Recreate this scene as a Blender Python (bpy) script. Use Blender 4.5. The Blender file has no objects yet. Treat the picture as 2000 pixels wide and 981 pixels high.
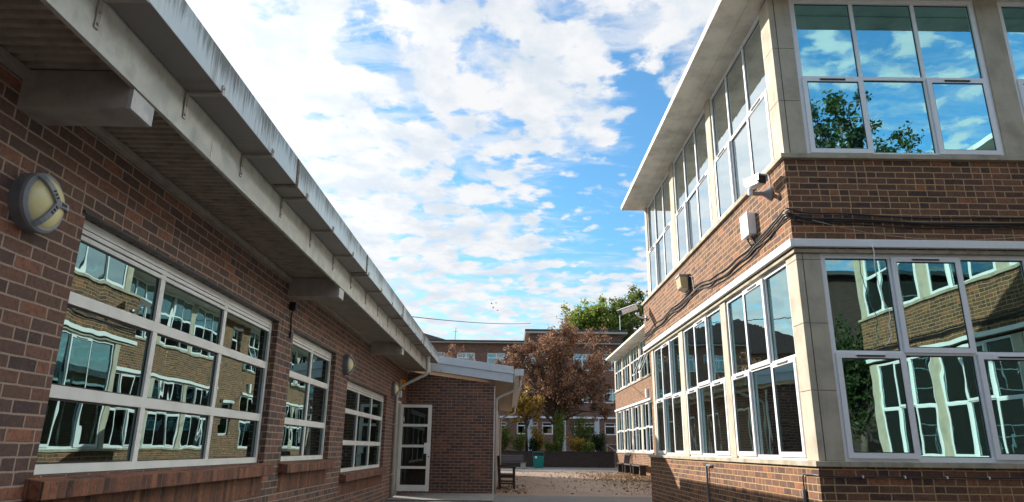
import bpy, bmesh, math, random
import numpy as np
from mathutils import Matrix, Vector, noise as mnoise

SC = bpy.context.scene
COL = SC.collection
rnd = random.Random(7)
H = 1.12                                   # eye height; numbers below are measured from eye level

# ------------------------------------------------------------------ camera
cam_d = bpy.data.cameras.new('camera')
cam = bpy.data.objects.new('camera', cam_d)
COL.objects.link(cam)
cam_d.sensor_width = 36.0
cam_d.lens = 36.0 * 1311.67 / 2000.0
cam_d.clip_start = 0.05
cam_d.clip_end = 3000
cr = Vector((0.99991789, -0.00709633, 0.01067052))
cdn = Vector((0.01224182, 0.28276677, -0.95911057))
cf = Vector((0.0037889, 0.95916244, 0.28283043))
M3 = Matrix((cr, -cdn, -cf)).transposed()
cam.matrix_world = Matrix.Translation((0, 0, H)) @ M3.to_4x4()
SC.camera = cam

# ------------------------------------------------------------------ sun and sky
travel = Vector((1.0, -0.90, -0.568)).normalized()
to_sun = -travel
sun_el = math.asin(to_sun.z)
sun_az = math.atan2(to_sun.x, to_sun.y)      # clockwise from +Y
sd = bpy.data.lights.new('sun', 'SUN')
sd.energy = 4.3
sd.angle = math.radians(0.5)
sd.color = (1.0, 0.94, 0.86)
sun = bpy.data.objects.new('sun', sd)
sun.rotation_euler = travel.to_track_quat('-Z', 'Y').to_euler()
COL.objects.link(sun)

W = bpy.data.worlds.new('World')
SC.world = W
W.use_nodes = True


class NT:
    """small helper for building node graphs"""
    def __init__(s, tree):
        s.t = tree
        s.n = tree.nodes
        s.l = tree.links

    def node(s, typ, ins=None, **props):
        nd = s.n.new(typ)
        for k, v in props.items():
            setattr(nd, k, v)
        for k, v in (ins or {}).items():
            s.put(nd, k, v)
        return nd

    def put(s, nd, k, v):
        sock = nd.inputs[k]
        if isinstance(v, bpy.types.NodeSocket):
            s.l.new(v, sock)
        elif isinstance(v, bpy.types.Node):
            s.l.new(v.outputs[0], sock)
        else:
            sock.default_value = v

    def m(s, op, a, b=None, c=None, clamp=False):
        nd = s.node('ShaderNodeMath', operation=op, use_clamp=clamp)
        s.put(nd, 0, a)
        if b is not None:
            s.put(nd, 1, b)
        if c is not None:
            s.put(nd, 2, c)
        return nd.outputs[0]

    def vm(s, op, a, b=None):
        nd = s.node('ShaderNodeVectorMath', operation=op)
        s.put(nd, 0, a)
        if b is not None:
            s.put(nd, 1, b)
        return nd.outputs['Value'] if op in ('DOT_PRODUCT', 'LENGTH') else nd.outputs[0]

    def mix(s, f, a, b, blend='MIX'):
        nd = s.node('ShaderNodeMix', data_type='RGBA', blend_type=blend)
        s.put(nd, 0, f)
        s.put(nd, 6, a)
        s.put(nd, 7, b)
        return nd.outputs[2]

    def noise(s, vec, scale, detail=3, rough=0.5, dist=0.0, dim='3D', out=0):
        nd = s.node('ShaderNodeTexNoise', noise_dimensions=dim)
        if vec is not None:
            s.put(nd, 'Vector', vec)
        nd.inputs['Scale'].default_value = scale
        nd.inputs['Detail'].default_value = detail
        nd.inputs['Roughness'].default_value = rough
        nd.inputs['Distortion'].default_value = dist
        return nd.outputs[out]

    def smooth(s, v, a, b, lo=0.0, hi=1.0):
        nd = s.node('ShaderNodeMapRange', interpolation_type='SMOOTHSTEP')
        s.put(nd, 0, v)
        s.put(nd, 1, a)
        s.put(nd, 2, b)
        s.put(nd, 3, lo)
        s.put(nd, 4, hi)
        return nd.outputs[0]

    def ramp(s, f, stops, interp='LINEAR'):
        nd = s.node('ShaderNodeValToRGB')
        nd.color_ramp.interpolation = interp
        el = nd.color_ramp.elements
        while len(el) < len(stops):
            el.new(0.5)
        for e, (p, c) in zip(el, stops):
            e.position = p
            e.color = (*c, 1)
        s.put(nd, 0, f)
        return nd.outputs[0]

    def xyz(s, v):
        nd = s.node('ShaderNodeSeparateXYZ')
        s.put(nd, 0, v)
        return nd.outputs

    def comb(s, x, y, z):
        nd = s.node('ShaderNodeCombineXYZ')
        s.put(nd, 0, x)
        s.put(nd, 1, y)
        s.put(nd, 2, z)
        return nd.outputs[0]


def build_world():
    t = NT(W.node_tree)
    t.n.clear()
    out = t.node('ShaderNodeOutputWorld')
    bg = t.node('ShaderNodeBackground')
    t.l.new(bg.outputs[0], out.inputs[0])
    bg.inputs['Strength'].default_value = 0.1
    sky = t.node('ShaderNodeTexSky', sky_type='NISHITA', sun_disc=False)
    sky.sun_elevation = sun_el
    sky.sun_rotation = sun_az
    sky.air_density = 1.3
    sky.dust_density = 0.5
    sky.ozone_density = 2.5
    d = t.node('ShaderNodeTexCoord').outputs['Generated']
    dx, dy, dz = t.xyz(d)
    inv = t.m('ADD', t.m('MAXIMUM', dz, 0.0), 0.12)
    p = t.comb(t.m('DIVIDE', dx, inv), t.m('DIVIDE', dy, inv), 0.0)
    # domain warp
    warp = t.noise(p, 2.6, 4, 0.55, out=1)
    wv = t.vm('SCALE', t.vm('SUBTRACT', warp, (0.5, 0.5, 0.5)))
    wv.node.inputs['Scale'].default_value = 0.11
    p2 = t.vm('ADD', p, wv)
    big = t.noise(p2, 1.6, 3, 0.5)
    puff = t.noise(p2, 9.5, 4, 0.5)
    vor = t.node('ShaderNodeTexVoronoi', feature='SMOOTH_F1', ins={'Vector': p2, 'Scale': 12.5, 'Smoothness': 0.6})
    cell = t.m('SUBTRACT', 0.95, vor.outputs['Distance'])
    fine = t.noise(p2, 26.0, 6, 0.6)
    wisp = t.noise(t.vm('MULTIPLY', p2, (1.0, 2.4, 1.0)), 4.0, 7, 0.65, 0.5)
    n = t.m('ADD', t.m('MULTIPLY', big, 0.20), t.m('MULTIPLY', puff, 0.38))
    n = t.m('ADD', n, t.m('MULTIPLY', fine, 0.26))
    n = t.m('ADD', n, t.m('MULTIPLY', cell, 0.26))
    cover = None
    # gaps of clear sky and dense patches, as (direction, radius in degrees, amount)
    blobs = [((0.2153, 0.8249, 0.5227), 8, -0.06), ((0.2413, 0.8614, 0.4469), 7, -0.06),
             ((0.1461, 0.9294, 0.3391), 7, -0.055), ((0.0552, 0.9161, 0.3972), 6, -0.05),
             ((0.0943, 0.943, 0.3192), 6, -0.05), ((0.19, 0.90, 0.37), 7, -0.05),
             ((-0.2136, 0.817, 0.5356), 4, -0.05), ((-0.0509, 0.8225, 0.5665), 4, -0.05),
             ((-0.2825, 0.8243, 0.4907), 26, 0.05), ((-0.34, 0.90, 0.3), 14, 0.02),
             ((0.0905, 0.8781, 0.4698), 6, 0.05), ((0.2455, 0.7962, 0.553), 6, 0.12),
             ((0.02, 0.80, 0.60), 10, 0.03), ((-0.66, 0.55, 0.45), 32, 0.16)]
    for v, rad, amt in blobs:
        vv = Vector(v).normalized()
        s = t.smooth(t.vm('DOT_PRODUCT', d, tuple(vv)), math.cos(math.radians(rad)), 1.0, 0.0, amt)
        cover = s if cover is None else t.m('ADD', cover, s)
    back = t.smooth(dy, 0.15, -0.35, 0.0, -0.06)
    cover = t.m('ADD', cover, back)
    n = t.m('ADD', n, cover)
    mask = t.smooth(n, 0.478, 0.575)
    thin = t.smooth(t.m('ADD', wisp, t.m('MULTIPLY', cover, 1.0)), 0.37, 0.66, 0.0, 0.66)
    mask = t.m('ADD', mask, t.m('MULTIPLY', t.m('SUBTRACT', 1.0, mask), thin))
    low = t.smooth(dz, 0.0, 0.30, 0.45, 0.0)
    mask = t.m('ADD', mask, t.m('MULTIPLY', t.m('SUBTRACT', 1.0, mask), low))
    # colour of the clouds: bright, greyer in their thick middles
    thick = t.smooth(t.noise(p2, 6.0, 6, 0.62), 0.38, 0.66)
    sunside = t.smooth(t.vm('DOT_PRODUCT', d, tuple(to_sun)), 0.75, 0.99, 1.0, 1.3)
    cl = t.mix(thick, (4.45, 4.5, 4.6, 1), (3.45, 3.8, 4.2, 1))
    cl = t.mix(1.0, cl, t.comb(sunside, sunside, sunside), 'MULTIPLY')
    blue = t.mix(1.0, sky.outputs[0], (0.47, 0.80, 0.97, 1), 'MULTIPLY')
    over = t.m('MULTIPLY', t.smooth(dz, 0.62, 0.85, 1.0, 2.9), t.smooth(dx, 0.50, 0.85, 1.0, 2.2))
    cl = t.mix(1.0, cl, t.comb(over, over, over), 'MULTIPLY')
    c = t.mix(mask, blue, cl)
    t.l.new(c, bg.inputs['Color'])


build_world()

SC.view_settings.view_transform = 'Standard'
SC.view_settings.look = 'None'
SC.view_settings.exposure = 1.08
SC.view_settings.gamma = 1.0
SC.render.engine = 'CYCLES'
SC.cycles.use_denoising = True
SC.cycles.max_bounces = 7
SC.cycles.glossy_bounces = 4
SC.cycles.transparent_max_bounces = 12
SC.cycles.sample_clamp_indirect = 4.0
SC.cycles.caustics_reflective = True
SC.cycles.blur_glossy = 0.3

# ------------------------------------------------------------------ materials
MAT = {}


def new_mat(name):
    m = bpy.data.materials.new(name)
    m.use_nodes = True
    t = NT(m.node_tree)
    t.n.clear()
    out = t.node('ShaderNodeOutputMaterial')
    MAT[name] = m
    return m, t, out


def pbsdf(t, out, color, rough=0.7, bump=None, bstr=0.3, bdist=0.01, metal=0.0, spec=0.5):
    b = t.node('ShaderNodeBsdfPrincipled')
    t.put(b, 'Base Color', color)
    t.put(b, 'Roughness', rough)
    t.put(b, 'Metallic', metal)
    t.put(b, 'Specular IOR Level', spec)
    if bump is not None:
        bn = t.node('ShaderNodeBump')
        bn.inputs['Strength'].default_value = bstr
        bn.inputs['Distance'].default_value = bdist
        t.put(bn, 'Height', bump)
        t.l.new(bn.outputs[0], b.inputs['Normal'])
    t.l.new(b.outputs[0], out.inputs[0])
    return b


def wall_uv(t):
    g = t.node('ShaderNodeNewGeometry')
    px, py, pz = t.xyz(g.outputs['Position'])
    nx, ny, nz = t.xyz(g.outputs['True Normal'])
    isx = t.m('GREATER_THAN', t.m('ABSOLUTE', nx), 0.6)
    isz = t.m('GREATER_THAN', t.m('ABSOLUTE', nz), 0.6)
    u = t.m('ADD', t.m('MULTIPLY', px, t.m('SUBTRACT', 1.0, isx)), t.m('MULTIPLY', py, isx))
    v = t.m('ADD', t.m('MULTIPLY', pz, t.m('SUBTRACT', 1.0, isz)), t.m('MULTIPLY', py, isz))
    return u, v, g.outputs['Position']


def mat_brick(name, stops, mortar, u0=0.0, v0=0.0, bw=0.225, bh=0.075, joint=0.011, stretch=True, header=0.14,
              dirt=0.25, mortar_var=0.35):
    m, t, out = new_mat(name)
    u, v, pos = wall_uv(t)
    wob = t.m('MULTIPLY', t.m('SUBTRACT', t.noise(pos, 9.0, 2), 0.5), 0.008)
    v = t.m('ADD', t.m('ADD', v, v0), wob)
    u = t.m('ADD', t.m('ADD', u, u0), wob)
    rv = t.m('DIVIDE', v, bh)
    row = t.m('FLOOR', rv)
    fv = t.m('SUBTRACT', rv, row)
    off = t.m('MULTIPLY', t.m('FLOORED_MODULO', row, 2.0), 0.5)
    jit = t.node('ShaderNodeTexWhiteNoise', noise_dimensions='1D', ins={'W': row}).outputs['Value']
    off = t.m('ADD', off, t.m('MULTIPLY', jit, 0.06))
    ru = t.m('ADD', t.m('DIVIDE', u, bw), off)
    colm = t.m('FLOOR', ru)
    fu = t.m('SUBTRACT', ru, colm)
    wn = t.node('ShaderNodeTexWhiteNoise', noise_dimensions='2D', ins={'Vector': t.comb(colm, row, 0.0)})
    r1 = wn.outputs['Value']
    # some stretchers are really two headers
    split = t.m('LESS_THAN', r1, header)
    fu2 = t.m('FRACT', t.m('MULTIPLY', fu, 2.0))
    half = t.m('MULTIPLY', t.m('FLOOR', t.m('MULTIPLY', fu, 2.0)), split)
    du1 = t.m('MULTIPLY', t.m('MINIMUM', fu, t.m('SUBTRACT', 1.0, fu)), bw)
    du2 = t.m('MULTIPLY', t.m('MINIMUM', fu2, t.m('SUBTRACT', 1.0, fu2)), bw / 2)
    du = t.m('ADD', t.m('MULTIPLY', du1, t.m('SUBTRACT', 1.0, split)), t.m('MULTIPLY', du2, split))
    dv = t.m('MULTIPLY', t.m('MINIMUM', fv, t.m('SUBTRACT', 1.0, fv)), bh)
    edge = t.m('MINIMUM', du, dv)
    rag = t.m('MULTIPLY', t.m('SUBTRACT', t.noise(pos, 45.0, 3), 0.5), 0.006)
    edge = t.m('ADD', edge, rag)
    brick = t.smooth(edge, joint * 0.38, joint * 0.72)
    wn2 = t.node('ShaderNodeTexWhiteNoise', noise_dimensions='3D', ins={'Vector': t.comb(colm, row, t.m('ADD', half, 7.3))})
    key = wn2.outputs['Value']
    bc = t.ramp(key, stops)
    # mottling inside each brick
    mott = t.noise(pos, 38.0, 5, 0.65)
    blot = t.noise(pos, 13.0, 4, 0.6)
    bc = t.mix(t.smooth(blot, 0.42, 0.68, 0.0, 0.55), bc, stops[len(stops) // 2][1] + (1,))
    bc = t.mix(t.smooth(mott, 0.42, 0.72, 0.0, 0.7), bc, stops[0][1] + (1,))
    crumb = t.smooth(t.noise(pos, 70.0, 3, 0.6), 0.56, 0.68, 0.0, 0.3)
    bc = t.mix(crumb, bc, tuple(min(1.0, q * 1.5) for q in stops[-2][1]) + (1,))
    pits = t.smooth(t.noise(pos, 120.0, 2), 0.66, 0.74)
    bc = t.mix(t.m('MULTIPLY', pits, 0.7), bc, (0.02, 0.014, 0.012, 1))
    big = t.noise(pos, 0.9, 4, 0.6)
    bc = t.mix(t.smooth(big, 0.35, 0.7, 0.0, dirt), bc, t.mix(0.5, bc, (0.05, 0.04, 0.035, 1)))
    bloom = t.smooth(t.noise(t.vm('MULTIPLY', pos, (1, 1, 0.6)), 3.5, 5, 0.7), 0.62, 0.80, 0.0, 0.22)
    bc = t.mix(bloom, bc, (0.34, 0.26, 0.20, 1))
    mv = t.noise(pos, 6.0, 4, 0.6)
    mc = t.mix(t.smooth(mv, 0.3, 0.75, 0.0, mortar_var), mortar + (1,), (mortar[0] * .45, mortar[1] * .45, mortar[2] * .45, 1))
    col = t.mix(brick, mc, bc)
    hgt = t.m('ADD', t.m('MULTIPLY', brick, 0.8), t.m('MULTIPLY', mott, 0.35))
    hgt = t.m('ADD', hgt, t.m('MULTIPLY', key, 0.25))
    pbsdf(t, out, col, 0.86, hgt, 0.7, 0.008, spec=0.25)
    return m


LEFT_ST = [(0.0, (0.076, 0.050, 0.046)), (0.25, (0.112, 0.066, 0.054)), (0.55, (0.150, 0.082, 0.062)),
           (0.85, (0.200, 0.098, 0.068)), (1.0, (0.33, 0.130, 0.072))]
mat_brick('brick_brown', LEFT_ST, (0.37, 0.262, 0.20), header=0.10, mortar_var=0.25)
RIGHT_ST = [(0.0, (0.062, 0.038, 0.033)), (0.25, (0.118, 0.060, 0.042)), (0.55, (0.185, 0.086, 0.050)),
            (0.85, (0.240, 0.112, 0.060)), (1.0, (0.38, 0.130, 0.060))]
mat_brick('brick_warm', RIGHT_ST, (0.46, 0.305, 0.15), u0=0.03, v0=0.02, header=0.22, dirt=0.35)
FAR_ST = [(0.0, (0.14, 0.072, 0.055)), (0.5, (0.23, 0.115, 0.078)), (1.0, (0.32, 0.155, 0.098))]
mat_brick('brick_distant', FAR_ST, (0.22, 0.16, 0.12))
mat_brick('brick_dark', [(0.0, (0.035, 0.026, 0.022)), (1.0, (0.07, 0.045, 0.035))], (0.07, 0.05, 0.045))
SILL_ST = [(0.0, (0.07, 0.034, 0.028)), (0.4, (0.16, 0.07, 0.045)), (0.8, (0.27, 0.10, 0.055)), (1.0, (0.33, 0.13, 0.065))]
mat_brick('brick_on_edge', SILL_ST, (0.17, 0.115, 0.09), bw=0.075, bh=0.36, v0=0.11, joint=0.010, header=0.0)


def mat_simple(name, color, rough=0.6, var=0.15, scale=6.0, bumps=0.15, metal=0.0, spec=0.5, dark=None, streak=None):
    """a plain surface with uneven tone; dark = colour its stains tend to; streak = amount of vertical run marks"""
    m, t, out = new_mat(name)
    g = t.node('ShaderNodeNewGeometry').outputs['Position']
    n = t.noise(g, scale, 6, 0.6)
    dk = dark or tuple(c * 0.5 for c in color)
    c = t.mix(t.smooth(n, 0.35, 0.8, 0.0, var * 2), color + (1,), dk + (1,))
    if streak:
        st = t.noise(t.vm('MULTIPLY', g, (14.0, 14.0, 1.1)), 1.0, 5, 0.65)
        c = t.mix(t.smooth(st, 0.52, 0.78, 0.0, streak), c, dk + (1,))
    fine = t.noise(g, scale * 12, 4, 0.6)
    r = t.smooth(n, 0.2, 0.8, max(rough - 0.1, 0.02), min(rough + 0.1, 1.0))
    pbsdf(t, out, c, r, t.m('ADD', n, t.m('MULTIPLY', fine, 0.3)), bumps, 0.004, metal, spec)
    return m


mat_simple('stone_pier', (0.50, 0.43, 0.32), 0.85, 0.30, 3.5, 0.4, dark=(0.22, 0.19, 0.15), streak=0.35)
mat_simple('stone_sill', (0.42, 0.36, 0.26), 0.85, 0.35, 5.0, 0.4, dark=(0.12, 0.11, 0.085))
mat_simple('white_plastic', (0.82, 0.82, 0.81), 0.30, 0.12, 3.0, 0.03, dark=(0.62, 0.63, 0.62))
mat_simple('cream_frame', (0.80, 0.77, 0.71), 0.42, 0.14, 4.0, 0.05, dark=(0.42, 0.39, 0.34))
mat_simple('white_board', (0.78, 0.78, 0.76), 0.45, 0.10, 4.0, 0.08, dark=(0.45, 0.44, 0.40), streak=0.2)
mat_simple('roof_slab', (0.72, 0.68, 0.60), 0.75, 0.32, 2.6, 0.3, dark=(0.30, 0.27, 0.22))
mat_simple('fascia_paint', (0.60, 0.58, 0.51), 0.6, 0.28, 7.0, 0.15, dark=(0.22, 0.20, 0.16), streak=0.25)
mat_simple('soffit_metal', (0.46, 0.38, 0.30), 0.5, 0.3, 9.0, 0.2, dark=(0.13, 0.10, 0.07))
mat_simple('soffit_board', (0.46, 0.42, 0.33), 0.7, 0.2, 5.0, 0.1, dark=(0.16, 0.14, 0.11))
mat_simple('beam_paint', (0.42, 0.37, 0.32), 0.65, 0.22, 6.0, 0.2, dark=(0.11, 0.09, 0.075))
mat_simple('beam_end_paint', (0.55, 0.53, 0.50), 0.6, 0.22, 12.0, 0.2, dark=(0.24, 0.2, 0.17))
mat_simple('grey_cladding', (0.62, 0.64, 0.66), 0.35, 0.14, 3.0, 0.05, 0.35, dark=(0.28, 0.31, 0.34))
mat_simple('pipe_paint', (0.52, 0.52, 0.47), 0.45, 0.15, 6.0, 0.05, dark=(0.24, 0.24, 0.21))
mat_simple('dark_metal', (0.05, 0.045, 0.042), 0.5, 0.2, 8.0, 0.1)
mat_simple('rusty_strap', (0.20, 0.165, 0.13), 0.65, 0.5, 25.0, 0.2, dark=(0.10, 0.045, 0.02))
mat_simple('grey_cast', (0.23, 0.24, 0.25), 0.45, 0.2, 10.0, 0.1, 0.3, dark=(0.09, 0.085, 0.08))
mat_simple('black_rubber', (0.022, 0.02, 0.02), 0.38, 0.2, 10.0, 0.1)
mat_simple('grey_paint', (0.30, 0.31, 0.33), 0.45, 0.2, 10.0, 0.1)
mat_simple('dark_wood', (0.045, 0.030, 0.024), 0.6, 0.3, 12.0, 0.3)
mat_simple('weathered_wood', (0.115, 0.085, 0.085), 0.7, 0.3, 12.0, 0.3)
mat_simple('pale_concrete', (0.36, 0.34, 0.29), 0.85, 0.3, 8.0, 0.3)
mat_simple('landing_concrete', (0.20, 0.185, 0.165), 0.9, 0.3, 3.0, 0.3)
mat_simple('teal_plastic', (0.0, 0.20, 0.165), 0.35, 0.1, 4.0, 0.05)
mat_simple('dark_teal_plastic', (0.0, 0.10, 0.085), 0.35, 0.1, 4.0, 0.05)
mat_simple('black_plastic', (0.012, 0.012, 0.013), 0.4, 0.1, 4.0, 0.05)
mat_simple('orange_plastic', (0.85, 0.32, 0.01), 0.35, 0.05, 4.0, 0.02)
mat_simple('lamp_lens', (0.86, 0.74, 0.38), 0.22, 0.08, 5.0, 0.02, dark=(0.5, 0.42, 0.22))
mat_simple('flood_lens', (0.50, 0.40, 0.22), 0.25, 0.1, 9.0, 0.05)
mat_simple('interior_wall', (0.42, 0.46, 0.42), 0.9, 0.1, 1.0, 0.0)
mat_simple('roof_felt', (0.05, 0.055, 0.06), 0.8, 0.2, 2.0, 0.1)
mat_simple('red_roof_tile', (0.16, 0.10, 0.08), 0.8, 0.3, 5.0, 0.2)
mat_simple('bark', (0.10, 0.075, 0.055), 0.9, 0.3, 7.0, 0.6)
mat_simple('soil', (0.05, 0.035, 0.025), 0.95, 0.3, 5.0, 0.4)
mat_simple('steel', (0.55, 0.56, 0.58), 0.3, 0.1, 5.0, 0.03, 0.7)
mat_simple('dark_slot', (0.03, 0.028, 0.026), 0.6, 0.1, 5.0, 0.0)
mat_simple('poster_blue', (0.10, 0.22, 0.42), 0.6, 0.15, 9.0, 0.0)
mat_simple('poster_red', (0.30, 0.07, 0.06), 0.6, 0.1, 9.0, 0.0)
mat_simple('added_curtain', (0.62, 0.78, 0.74), 0.9, 0.3, 6.0, 0.0)
mat_simple('blind', (0.42, 0.42, 0.38), 0.8, 0.1, 6.0, 0.0)


def mat_gutter():
    m, t, out = new_mat('streaked_zinc')
    g = t.node('ShaderNodeNewGeometry').outputs['Position']
    x, y, z = t.xyz(g)
    st = t.noise(t.comb(0.0, t.m('MULTIPLY', y, 30.0), t.m('MULTIPLY', z, 3.0)), 1.0, 6, 0.62, 0.3)
    st2 = t.noise(t.comb(0.0, t.m('MULTIPLY', y, 75.0), t.m('MULTIPLY', z, 5.0)), 1.0, 3, 0.6)
    big = t.noise(t.comb(0.0, t.m('MULTIPLY', y, 1.7), 0.0), 1.0, 4, 0.6)
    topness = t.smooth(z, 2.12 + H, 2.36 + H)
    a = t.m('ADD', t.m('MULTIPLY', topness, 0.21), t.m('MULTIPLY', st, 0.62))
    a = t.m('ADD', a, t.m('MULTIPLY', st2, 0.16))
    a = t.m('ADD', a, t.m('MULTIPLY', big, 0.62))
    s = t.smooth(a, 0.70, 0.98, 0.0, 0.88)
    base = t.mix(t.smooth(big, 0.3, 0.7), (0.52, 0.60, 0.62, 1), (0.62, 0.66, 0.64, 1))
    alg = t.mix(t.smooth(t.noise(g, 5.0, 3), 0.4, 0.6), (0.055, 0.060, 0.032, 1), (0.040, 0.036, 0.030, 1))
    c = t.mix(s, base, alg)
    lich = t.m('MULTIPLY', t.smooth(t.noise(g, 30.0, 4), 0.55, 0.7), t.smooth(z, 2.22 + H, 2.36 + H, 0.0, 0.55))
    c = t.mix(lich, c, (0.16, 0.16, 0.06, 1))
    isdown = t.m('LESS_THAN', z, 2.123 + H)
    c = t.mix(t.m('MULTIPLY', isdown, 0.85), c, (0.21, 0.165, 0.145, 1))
    pbsdf(t, out, c, 0.42, st, 0.1, 0.003, 0.15)


mat_gutter()


def mat_glass(name, tint, trans, base, wav=0.35, wsc=2.2, wst=0.0016):
    m, t, out = new_mat(name)
    g = t.node('ShaderNodeNewGeometry').outputs['Position']
    n = t.noise(t.vm('MULTIPLY', g, (1.0, 1.0, 0.65)), wsc, 2, 0.5, wav)
    bn = t.node('ShaderNodeBump')
    bn.inputs['Strength'].default_value = 1.0
    bn.inputs['Distance'].default_value = wst
    t.put(bn, 'Height', n)
    gl = t.node('ShaderNodeBsdfGlossy', ins={'Color': tint + (1,), 'Roughness': 0.0})
    t.l.new(bn.outputs[0], gl.inputs['Normal'])
    tr = t.node('ShaderNodeBsdfTransparent', ins={'Color': trans + (1,)})
    fr = t.node('ShaderNodeFresnel', ins={'IOR': 1.5})
    fac = t.m('ADD', base, t.m('MULTIPLY', fr.outputs[0], 1.0 - base), clamp=True)
    mx = t.node('ShaderNodeMixShader')
    t.l.new(fac, mx.inputs[0])
    t.l.new(tr.outputs[0], mx.inputs[1])
    t.l.new(gl.outputs[0], mx.inputs[2])
    t.l.new(mx.outputs[0], out.inputs[0])


mat_glass('glass_teal', (0.58, 0.86, 0.90), (0.55, 0.85, 0.82), 0.42)
mat_glass('glass_distant', (0.6, 0.8, 0.84), (0.4, 0.55, 0.55), 0.22)
mat_glass('glass_pale', (0.70, 1.0, 1.0), (0.7, 0.97, 0.93), 0.46)
mat_glass('glass_pale_lit', (0.88, 0.97, 0.98), (0.7, 0.95, 0.92), 0.72)  # pale yard glass again, its sky reflection brightened for the upper storey
mat_glass('glass_turquoise', (0.54, 0.98, 1.0), (0.3, 0.6, 0.62), 0.70, 0.6, 1.3, 0.0013)
mat_glass('glass_wavy', (0.50, 0.76, 0.74), (0.30, 0.62, 0.58), 0.56, 0.6, 1.3, 0.0016)
mat_glass('glass_green', (0.40, 0.58, 0.57), (0.30, 0.48, 0.44), 0.52, 0.4, 1.8, 0.0016)
mat_glass('glass_door', (0.5, 0.6, 0.6), (0.12, 0.16, 0.16), 0.12)


def mat_ground():
    m, t, out = new_mat('paving')
    g = t.node('ShaderNodeNewGeometry').outputs['Position']
    x, y, z = t.xyz(g)
    br = t.node('ShaderNodeTexBrick', ins={'Vector': g, 'Scale': 1.0, 'Mortar Size': 0.006, 'Brick Width': 0.2,
                                           'Row Height': 0.1, 'Color1': (0.36, 0.245, 0.17, 1),
                                           'Color2': (0.25, 0.165, 0.115, 1), 'Mortar': (0.10, 0.075, 0.06, 1)})
    n = t.noise(g, 0.6, 6, 0.65)
    c = t.mix(t.smooth(n, 0.35, 0.75, 0.0, 0.5), br.outputs[0], (0.13, 0.11, 0.095, 1))
    asp = t.mix(t.noise(g, 60.0, 3), (0.10, 0.092, 0.085, 1), (0.20, 0.185, 0.17, 1))
    asp = t.mix(t.smooth(t.noise(g, 0.5, 5, 0.6), 0.4, 0.7), asp, (0.12, 0.105, 0.095, 1))
    edge = t.m('ADD', y, t.m('MULTIPLY', t.m('SUBTRACT', t.noise(g, 1.0, 2), 0.5), 0.15))
    near = t.smooth(edge, 17.90, 17.98, 1.0, 0.0)
    far = t.smooth(edge, 36.9, 37.0)
    c = t.mix(t.m('MAXIMUM', near, far), c, asp)
    pbsdf(t, out, c, 0.9, t.m('ADD', t.m('MULTIPLY', br.outputs[1], -0.6), t.noise(g, 60.0, 3)), 0.4, 0.006, spec=0.2)


mat_ground()


def mat_leaf(name, stops, transl=0.35):
    m, t, out = new_mat(name)
    g = t.node('ShaderNodeNewGeometry')
    c = t.ramp(g.outputs['Random Per Island'], stops)
    n = t.noise(g.outputs['Position'], 0.9, 3)
    c = t.mix(t.smooth(n, 0.3, 0.7, 0.0, 0.35), c, stops[0][1] + (1,))
    df = t.node('ShaderNodeBsdfPrincipled', ins={'Base Color': c, 'Roughness': 0.6, 'Specular IOR Level': 0.3})
    tl = t.node('ShaderNodeBsdfTranslucent', ins={'Color': c})
    mx = t.node('ShaderNodeMixShader', ins={0: transl})
    t.l.new(df.outputs[0], mx.inputs[1])
    t.l.new(tl.outputs[0], mx.inputs[2])
    t.l.new(mx.outputs[0], out.inputs[0])


mat_leaf('leaf_copper', [(0.0, (0.10, 0.05, 0.042)), (0.35, (0.20, 0.10, 0.058)), (0.7, (0.31, 0.16, 0.078)), (1.0, (0.46, 0.27, 0.14))], 0.45)
mat_leaf('leaf_yellow', [(0.0, (0.14, 0.08, 0.015)), (0.5, (0.42, 0.25, 0.035)), (1.0, (0.65, 0.44, 0.08))])
mat_leaf('leaf_green', [(0.0, (0.05, 0.085, 0.015)), (0.5, (0.12, 0.17, 0.03)), (1.0, (0.24, 0.25, 0.05))], 0.45)
mat_leaf('leaf_light_green', [(0.0, (0.09, 0.14, 0.02)), (0.5, (0.20, 0.27, 0.045)), (1.0, (0.36, 0.38, 0.09))], 0.5)
mat_leaf('leaf_dark_green', [(0.0, (0.012, 0.025, 0.008)), (0.5, (0.03, 0.055, 0.014)), (1.0, (0.06, 0.09, 0.02))])
mat_leaf('leaf_litter', [(0.0, (0.15, 0.09, 0.05)), (0.5, (0.28, 0.16, 0.08)), (1.0, (0.42, 0.27, 0.14))], 0.1)


# ------------------------------------------------------------------ mesh helpers
def ident(a, b, c):
    return (a, b, c)


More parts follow.
